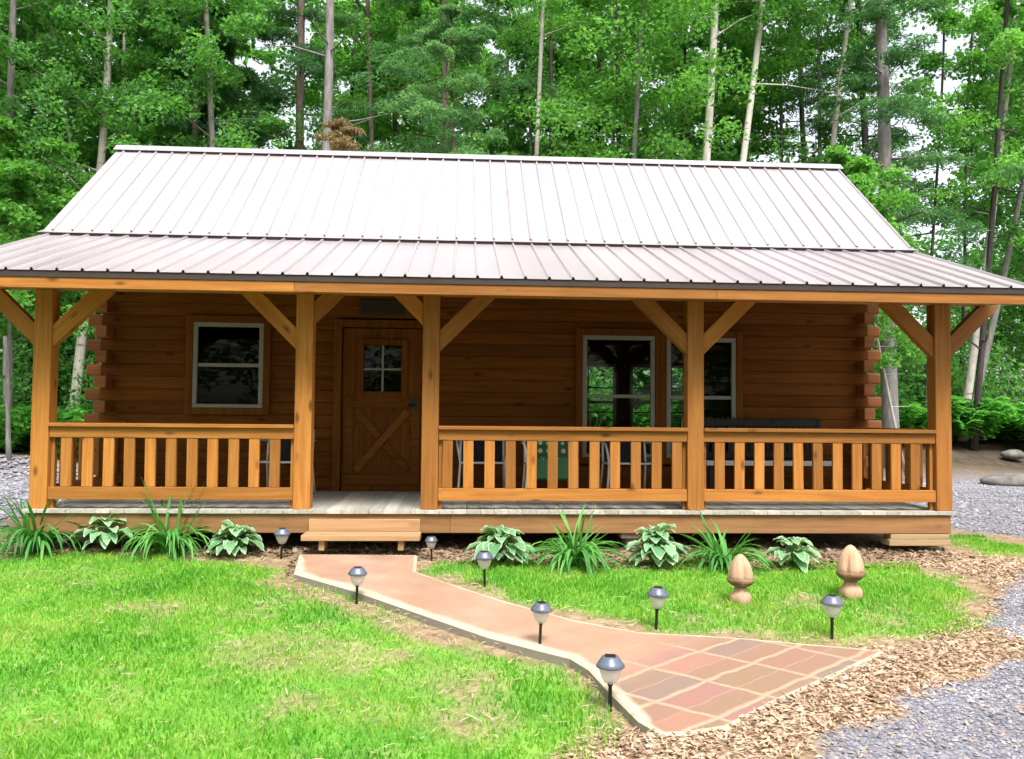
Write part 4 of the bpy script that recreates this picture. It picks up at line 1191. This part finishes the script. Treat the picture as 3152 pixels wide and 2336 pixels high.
# trees one can tell apart: name, label, kind, (x,y), H, r, bark, leaf, lean, opts
T = [
 ('birch_tree', 'thickest white birch trunk right of centre above the roof, dark bands on it', 'broad', (10.78, 13), 17, .14, BIRCH, LEAF, (.064, 0), dict(zlo=11, limbs=16, spread=2.0)),
 ('birch_tree', 'second white birch right of the thickest one, leaning right with a forked branch', 'broad', (11.25, 13.2), 17, .115, BIRCH, LEAF, (.138, 0), dict(zlo=11.5, limbs=14, spread=2.0, bare=2)),
 ('birch_tree', 'thin pale birch left of the bright leafy spray above the middle of the roof', 'broad', (6.35, 12), 16, .075, PALEB, LEAFB, (.056, 0), dict(zlo=10.5, limbs=14, spread=1.8)),
 ('birch_tree', 'grey white trunk leaning right above the right end of the ridge', 'broad', (14.2, 14), 17, .10, PALEB, LEAF, (.127, 0), dict(zlo=9, limbs=16, spread=2.2)),
 ('dead_pine', 'pale grey dead trunk with bare twisting branches left of centre behind the roof', 'pine', (1.55, 11.6), 15, .15, GREYB, PINE, (.008, 0), dict(zlo=12.5, limbs=8, spread=1.4, bare=14)),
 ('pine_tree', 'dark straight pine trunk just left of the pale dead trunk', 'pine', (.55, 15), 18, .155, BROWNB, PINE, (-.025, 0), dict(zlo=4, limbs=26, spread=2.4)),
 ('pine_tree', 'brown pine trunk with feathery pale sprays above the centre left of the roof', 'pine', (4.5, 14), 17, .125, BROWNB, PINE, (-.012, 0), dict(zlo=4.2, limbs=36, spread=3.0)),
 ('maple_tree', 'slim grey trunk above the left third of the ridge, leaning left', 'broad', (-.75, 13), 15, .10, GREYB, LEAF, (-.09, 0), dict(zlo=4.5, limbs=26)),
 ('maple_tree', 'dark trunk standing just off the left end of the ridge', 'broad', (-5.05, 16), 17, .10, DARKB, LEAF, (0, 0), dict(zlo=3, limbs=30, spread=2.8)),
 ('maple_tree', 'dark grey trunk at the far left edge of the view', 'broad', (-5.7, 12), 16, .11, GREYB, LEAF, (-.03, 0), dict(zlo=4, limbs=26, spread=2.6)),
 ('maple_tree', 'thin grey leaning trunk left of the roof slope', 'broad', (-4.1, 14), 15, .065, GREYB, LEAFB, (-.17, 0), dict(zlo=3, limbs=26)),
 ('maple_tree', 'thin dark trunk close left of the thickest birch', 'broad', (11.5, 16), 17, .07, DARKB, LEAF, (.012, 0), dict(zlo=5, limbs=26, spread=2.6)),
 ('hemlock_tree', 'dark trunk with black spreading boughs right of the leaning pale birch', 'pine', (16.9, 15), 17, .13, DARKB, PINE, (-.025, 0), dict(zlo=1.5, limbs=38, spread=2.7, bare=8)),
 ('maple_tree', 'thin dark trunk at the right edge leaning outward over the porch corner', 'broad', (17.9, 12), 14, .085, DARKB, LEAFB, (.098, 0), dict(zlo=5, limbs=16, spread=1.8, bare=5)),
 ('maple_sapling', 'very thin dark straight stem against the bright sky gap at the right', 'broad', (17.2, 13), 13, .05, DARKB, LEAFB, (.05, 0), dict(zlo=6.5, limbs=12, spread=1.4, bare=4, dens=.7)),
 ('maple_tree', 'dark trunk behind the bright leafy spray above the middle of the ridge', 'broad', (10.55, 18), 18, .105, DARKB, LEAFB, (-.016, 0), dict(zlo=4, limbs=32, spread=3.2)),
 ('hemlock_tree', 'dark hemlock between the two white birches and the leaning pale trunk', 'pine', (16.5, 18.5), 18, .12, DARKB, PINE, (-.02, 0), dict(zlo=2, limbs=40, spread=3.4)),
 ('pine_tree', 'thick bluish grey trunk seen under the eave between log ends and right corner post', 'pine', (14.75, 10), 15, .20, GREYB, PINE, (.03, .1), dict(zlo=4.5, limbs=22, spread=2.4, bare=10)),
 ('birch_tree', 'pale twin stemmed birch beyond the right corner post, left stem', 'broad', (18.15, 13), 12, .12, PALEB, LEAF, (.17, .02), dict(zlo=5.5, limbs=14, spread=2.0)),
 ('birch_tree', 'pale twin stemmed birch beyond the right corner post, right stem', 'broad', (18.3, 13.1), 12, .10, GREYB, LEAF, (.26, .02), dict(zlo=6.0, limbs=12, spread=2.0)),
 ('birch_tree', 'pale peeling trunk seen between left corner post and the log ends', 'broad', (-4.75, 13), 13, .13, PALEB, LEAF, (.065, .0), dict(zlo=5, limbs=20, spread=2.4)),
 ('birch_tree', 'slim white birch stem glimpsed between the left log ends', 'broad', (-4.52, 15), 14, .075, BIRCH, LEAF, (-.005, 0), dict(zlo=6, limbs=18, spread=2.0)),
 ('birch_tree', 'white birch stem at the left edge outside the corner post', 'broad', (-7.55, 13.6), 14, .09, BIRCH, LEAF, (.0, 0), dict(zlo=5, limbs=20, spread=2.2)),
 ('maple_tree', 'leafy maple with bright sprays above the middle of the roof', 'broad', (9.0, 12.5), 14.5, .085, GREYB, LEAFB, (.03, -.03), dict(zlo=5.5, limbs=34, spread=3.0, per=90)),
 ('maple_tree', 'bushy bright maple at the left of the roof, lowest leaves beside the eave', 'broad', (-3.9, 8.6), 6.4, .05, GREYB, LEAFB, (-.05, 0), dict(zlo=2.3, limbs=24, spread=1.6, per=80)),
 ('maple_tree', 'bright leafy young maple beside the right roof slope', 'broad', (13.3, 9.2), 7.0, .05, GREYB, LEAFB, (.03, 0), dict(zlo=2.6, limbs=26, spread=1.6, per=80)),
 ('pine_tree', 'young pine with soft grey green sprays above the ridge left of its middle', 'pine', (4.75, 11.2), 10.6, .07, BROWNB, PINEP, (0, 0), dict(zlo=5, limbs=16, spread=2.6, per=50)),
 ('dead_sapling', 'small conifer with rusty dead needles beside the pale dead trunk', 'pine', (2.7, 10.6), 7.75, .045, BROWNB, DEADL, (-.05, 0), dict(zlo=5.2, limbs=15, spread=1.7, per=15, leaf=(.12, .2))),
]
for i, (nm, lb, kd, (x, y), H, r0, bk, lf, ln, op) in enumerate(T):
    make_tree(nm, lb, kd, G(x, y), H, r0, bk, lf, ln, seed=100 + i, group='trees behind the cabin', **op)
# fillers deeper in the wood: a few kinds, copied
FILL = [
 make_tree('maple_tree', 'slender leafy tree deep in the wood, one of many alike', 'broad', (0, 0, 0), 16, .09, GREYB, LEAF, (.02, 0), seed=301, zlo=2.5, limbs=34, spread=3.0, per=75, group='deep wood leafy trees', leaf=(.16, .25)),
 make_tree('maple_tree', 'pale green leafy tree deep in the wood, one of many alike', 'broad', (0, 0, 0), 17, .10, DARKB, LEAFB, (-.02, 0), seed=302, zlo=3, limbs=34, spread=3.2, per=75, group='deep wood pale leafy trees', leaf=(.16, .25)),
 make_tree('pine_tree', 'dark evergreen deep in the wood, one of many alike', 'pine', (0, 0, 0), 17, .11, DARKB, PINE, (0, 0), seed=303, zlo=1.5, limbs=42, spread=2.8, per=70, group='deep wood evergreens', leaf=(.16, .25)),
]
SPOTS = [(-13, 19, 0), (-10.5, 17, 1), (-8.2, 19.5, 2), (-7, 24, 1), (-3.2, 18.5, 0), (-4.5, 26, 2), (2.6, 19, 1), (4, 27, 0),
         (8, 23, 0), (12.6, 22, 2), (14, 19.5, 0), (11, 27, 1),  (28, 24, 1),
         (-15, 28, 2), (-18, 22, 1), (27.5, 17, 2), (-9.5, 14.2, 0), (1.2, 30, 1), (31, 28, 0), (-2.2, 15.2, 2), (13.6, 16.6, 1),
         (-11, 22, 1), (-6, 21, 1), (.8, 21, 1), (7.4, 19.5, 0), (9.6, 21, 1), (6.6, 27, 0), (3, 24, 1), (25.5, 20, 0), (-16, 14, 0), (-20, 17, 1), (-15, 9.5, 0), (-18.5, 10, 1), (28, 13, 0), (32, 16, 1)]
used = set()
for i, (x, y, k) in enumerate(SPOTS):
    f = FILL[k]
    if k not in used:
        used.add(k); f.location = G(x, y)
    else:
        dup(f, G(x, y), random.uniform(0, 6.28), random.uniform(.85, 1.12) * (1.12 if y > 20 else 1))
stem0 = None
for i, (x, y, h, lx) in enumerate([(-9.3, 17.5, 15, .04), (-6.8, 15, 14, -.05), (-3.0, 16, 16, .07), (-2.3, 14, 15, .02), (-.2, 17.5, 16, -.05), (2.3, 16.5, 16, .01), (3.3, 19, 17, .03), (7.6, 16, 16, -.03), (9.6, 15.5, 16, .04), (13.2, 17.5, 17, .0), (14.9, 17, 17, -.03), (15.4, 15.5, 16, .03), (20.2, 16.5, 15, .06), (-11.5, 15.5, 15, .02), (21.8, 15, 15, .03)]):
    if i % 3 == 0:
        stem0 = make_tree('maple_tree', 'x', 'broad', G(x, y), h, .06 + .015 * (i % 4), (DARKB, GREYB, DARKB, BROWNB)[i % 4], LEAF, (lx, 0), .16, 11, 1.6, 8, 40, 500 + i, 'slender stems between the nearer trees', bare=5)
        stem0['label'] = 'slender bare stemmed tree crowded among the nearer trunks, one of many alike'; cur = stem0
    else:
        dup(cur, G(x, y), i * 2.1, .97 + .02 * (i % 3))
# leaning bare pole by the right log ends
t = thing('leaning_sapling', 'thin bare whitish stem leaning beside the right log ends', 'tree', G(14.6, 9.0))
mb = MB(); mb.tube([(0, 0, -.2), (-.35, 0, 1.4), (-.78, 0, 3.6), (-1.15, 0, 5.4)], [.035, .03, .022, .01], 7)
for z, x in ((1.6, -.4), (2.3, -.54), (2.9, -.66)): mb.tube([(x, 0, z), (x + .5, .1, z + .02)], [.012, .004], 4, 0, False)
mb.build('stem', PALEB, t, False)
# low growth
r = np.random.default_rng(5)
def ferns(spots, size):
    Vs = []; Fs = []; off = 0
    for x, y in spots:
        z = float(gz(x, y)); s = size * r.uniform(.7, 1.25)
        for k in range(11):
            a = r.uniform(0, 6.283); d = np.array([math.cos(a), math.sin(a), 0]); sd = np.array([-d[1], d[0], 0])
            hgt = s * r.uniform(.55, 1.0); rd = s * r.uniform(.45, .85); n = 9
            for j in range(1, n + 1):
                t = j / n; c = np.array([x, y, z]) + d * rd * t ** 1.2 + np.array([0, 0, hgt * math.sin(t * 2.1)])
                w = s * .24 * math.sin(math.pi * min(1, t * .85 + .12)); l = s * .05
                for q in (-1, 1):
                    tip = c + sd * q * w + d * l * 1.2 - np.array([0, 0, w * .35])
                    Vs += [c - d * l, c + d * l, tip + d * l * .5, tip - d * l * .5]
                    Fs.append([off, off + 1, off + 2]); Fs.append([off, off + 2, off + 3]); off += 4
    return np.array(Vs), np.array(Fs)
sp = []
for _ in range(1200):
    x = r.uniform(-16, 32); y = r.uniform(12.2, 22)
    if -2.5 < x < 12 and y < 14: continue
    sp.append((x, y))
sp = [(r.uniform(-10.5, -3.2), r.uniform(9.2, 12.8)) for _ in range(110)] + [(r.uniform(15.5, 24), r.uniform(11.6, 14)) for _ in range(110)] + sp
V, F = ferns(sp[:900], .95)
tag(mobj('fern_undergrowth', np_mesh('fern_undergrowth', V, F, FERN)), 'bright green ferns and low growth along the forest edge', 'undergrowth', kind='stuff')
# shrubs in the understorey, seen left and right of the cabin
def shrub(label, loc, h, w, lm, seed, group):
    t = thing('forest_shrub', label, 'shrub', loc, 0, group)
    rr = np.random.default_rng(seed); mb = MB(); C = []
    for k in range(9):
        a = rr.uniform(0, 6.28); e = Vector((math.cos(a) * w * rr.uniform(.2, .5), math.sin(a) * w * rr.uniform(.2, .5), h * rr.uniform(.6, 1)))
        mb.tube([(0, 0, -.1), e * .5 + Vector((0, 0, .1)), e], [.02, .014, .005], 5, 0, False)
        for q in (.55, .8, 1.0): C.append(tuple(e * q + Vector(rr.normal(0, .12 * w, 3)) * .6))
    mb.build('stems', BROWNB, t, False)
    V, F = leaf_arrays(np.array(C), 75, w * .24, .7, .09, .15, .6, rr, .8)
    mobj('foliage', np_mesh('foliage', V, F, lm), t)
    return t
s1 = shrub('round green shrub at the forest edge, one of several alike', G(-6.6, 12.6), 2.2, 2.2, LEAF, 71, 'shrubs at the forest edge')
for x, y, s in ((-9.2, 13, 1.2), (-3.4, 12.4, 1.0), (-1.9, 13.5, 1.1), (16.2, 13.2, 1.15), (19.6, 14.6, 1.2), (21, 13.4, 1.1), (23.5, 15, 1.4), (14.4, 14, 1.2), (-12, 15, 1.5), (17.4, 16, 1.5), (6.3, 13, 1.2), (8.4, 13.6, 1.25), (-5.2, 15.2, 1.5), (20.3, 17, 1.5), (4.2, 13.2, 1.1), (12.4, 13.6, 1.4), (-7.8, 16, 1.4)):
    dup(s1, G(x, y), random.uniform(0, 6), s)
# far wood closing the view
C = []
for _ in range(900):
    x = r.uniform(-40, 52); y = r.uniform(27, 40); z = 9 * r.random() ** 1.4 + .5
    C.append((x, y, z + .3))
for _ in range(1900):  # unseen leaf bank behind the camera, added to keep sky out of window reflections
    C.append((r.uniform(-30, 38), r.uniform(-38, -27), 26 * r.random() + .3))
V, F = leaf_arrays(np.array(C), 60, 1.35, .6, .28, .46, .6, r, .8)
tag(mobj('far_wood_and_leaf_screen', np_mesh('far_wood_and_leaf_screen', V, F, LEAF)), 'distant mass of leaves deep in the wood, with an unseen leaf bank added behind the viewer', 'far wood', kind='stuff')

# boulders by the drive
def rock(name, label, loc, sx, sy, sz, seed):
    rr = np.random.default_rng(seed); mb = MB(); n = 14; vs = []
    prof = [(.55, -.2), (.95, .05), (1.0, .4), (.85, .72), (.5, .93), (.1, 1.0)]
    mb.lathe([(a, z) for a, z in prof], n)
    v = [(x * sx * (1 + rr.uniform(-.13, .13)), y * sy * (1 + rr.uniform(-.13, .13)), z * sz * (1 + rr.uniform(-.12, .1))) for x, y, z in mb.v]
    mb.v = v; o = mb.build(name, ROCK, None, loc=loc); o.location = loc
    s = o.modifiers.new('round', 'SUBSURF'); s.levels = 1; s.render_levels = 1
    tag(o, label, 'boulder')
rock('boulder', 'low flat grey boulder at the right edge of the gravel drive', G(16.6, 8.5), .75, .45, .26, 3)
rock('boulder', 'small pale stone on the brown bank at the far right', G(18.4, 11.2), .3, .22, .2, 4)

# ------------------------------------------------------------------ camera, light, sky
cam = bpy.data.cameras.new('camera'); co = link(bpy.data.objects.new('camera', cam))
cam.lens = 29.593; cam.sensor_width = 36; cam.sensor_fit = 'HORIZONTAL'; cam.clip_end = 1000; cam.clip_start = .05
yaw, pitch, roll = .0575, .0412, .0092
cy, sy, cp, spn = math.cos(yaw), math.sin(yaw), math.cos(pitch), math.sin(pitch)
fw = Vector((sy * cp, cy * cp, spn)); r0 = Vector((cy, -sy, 0)); u0 = r0.cross(fw)
rt = r0 * math.cos(roll) + u0 * math.sin(roll); up = -r0 * math.sin(roll) + u0 * math.cos(roll)
M = Matrix(((rt.x, up.x, -fw.x, 5.0213), (rt.y, up.y, -fw.y, -8.6163), (rt.z, up.z, -fw.z, 1.3996), (0, 0, 0, 1)))
co.matrix_world = M
SC.camera = co

EL, AZ = R(58), R(166)      # sun high behind the viewer
su = bpy.data.lights.new('sun', 'SUN'); su.energy = 1.5; su.angle = R(20); su.color = (1, .965, .91)
so = link(bpy.data.objects.new('sun', su))
d = Vector((math.sin(AZ) * math.cos(EL), math.cos(AZ) * math.cos(EL), math.sin(EL)))
so.rotation_euler = d.to_track_quat('Z', 'Y').to_euler(); so.location = d * 60
w = bpy.data.worlds.new('World'); SC.world = w; w.use_nodes = True
nt = w.node_tree; nt.nodes.clear()
wo = nt.nodes.new('ShaderNodeOutputWorld'); bg = N(nt, 'ShaderNodeBackground', Strength=.15)
sk = nt.nodes.new('ShaderNodeTexSky'); sk.sky_type = 'NISHITA'; sk.sun_disc = False
sk.sun_elevation = EL; sk.sun_rotation = AZ; sk.dust_density = 5.0; sk.air_density = 1.0; sk.ozone_density = 1.0; sk.altitude = 200
hs = N(nt, 'ShaderNodeHueSaturation', Saturation=.3)
nt.links.new(sk.outputs[0], hs.inputs['Color']); nt.links.new(hs.outputs[0], bg.inputs[0]); nt.links.new(bg.outputs[0], wo.inputs[0])
vs = SC.view_settings; vs.view_transform = 'Standard'; vs.look = 'None'; vs.exposure = 1.42; vs.gamma = 1
SC.render.engine = 'CYCLES'
SC.cycles.max_bounces = 8; SC.cycles.transparent_max_bounces = 12; SC.cycles.use_denoising = True
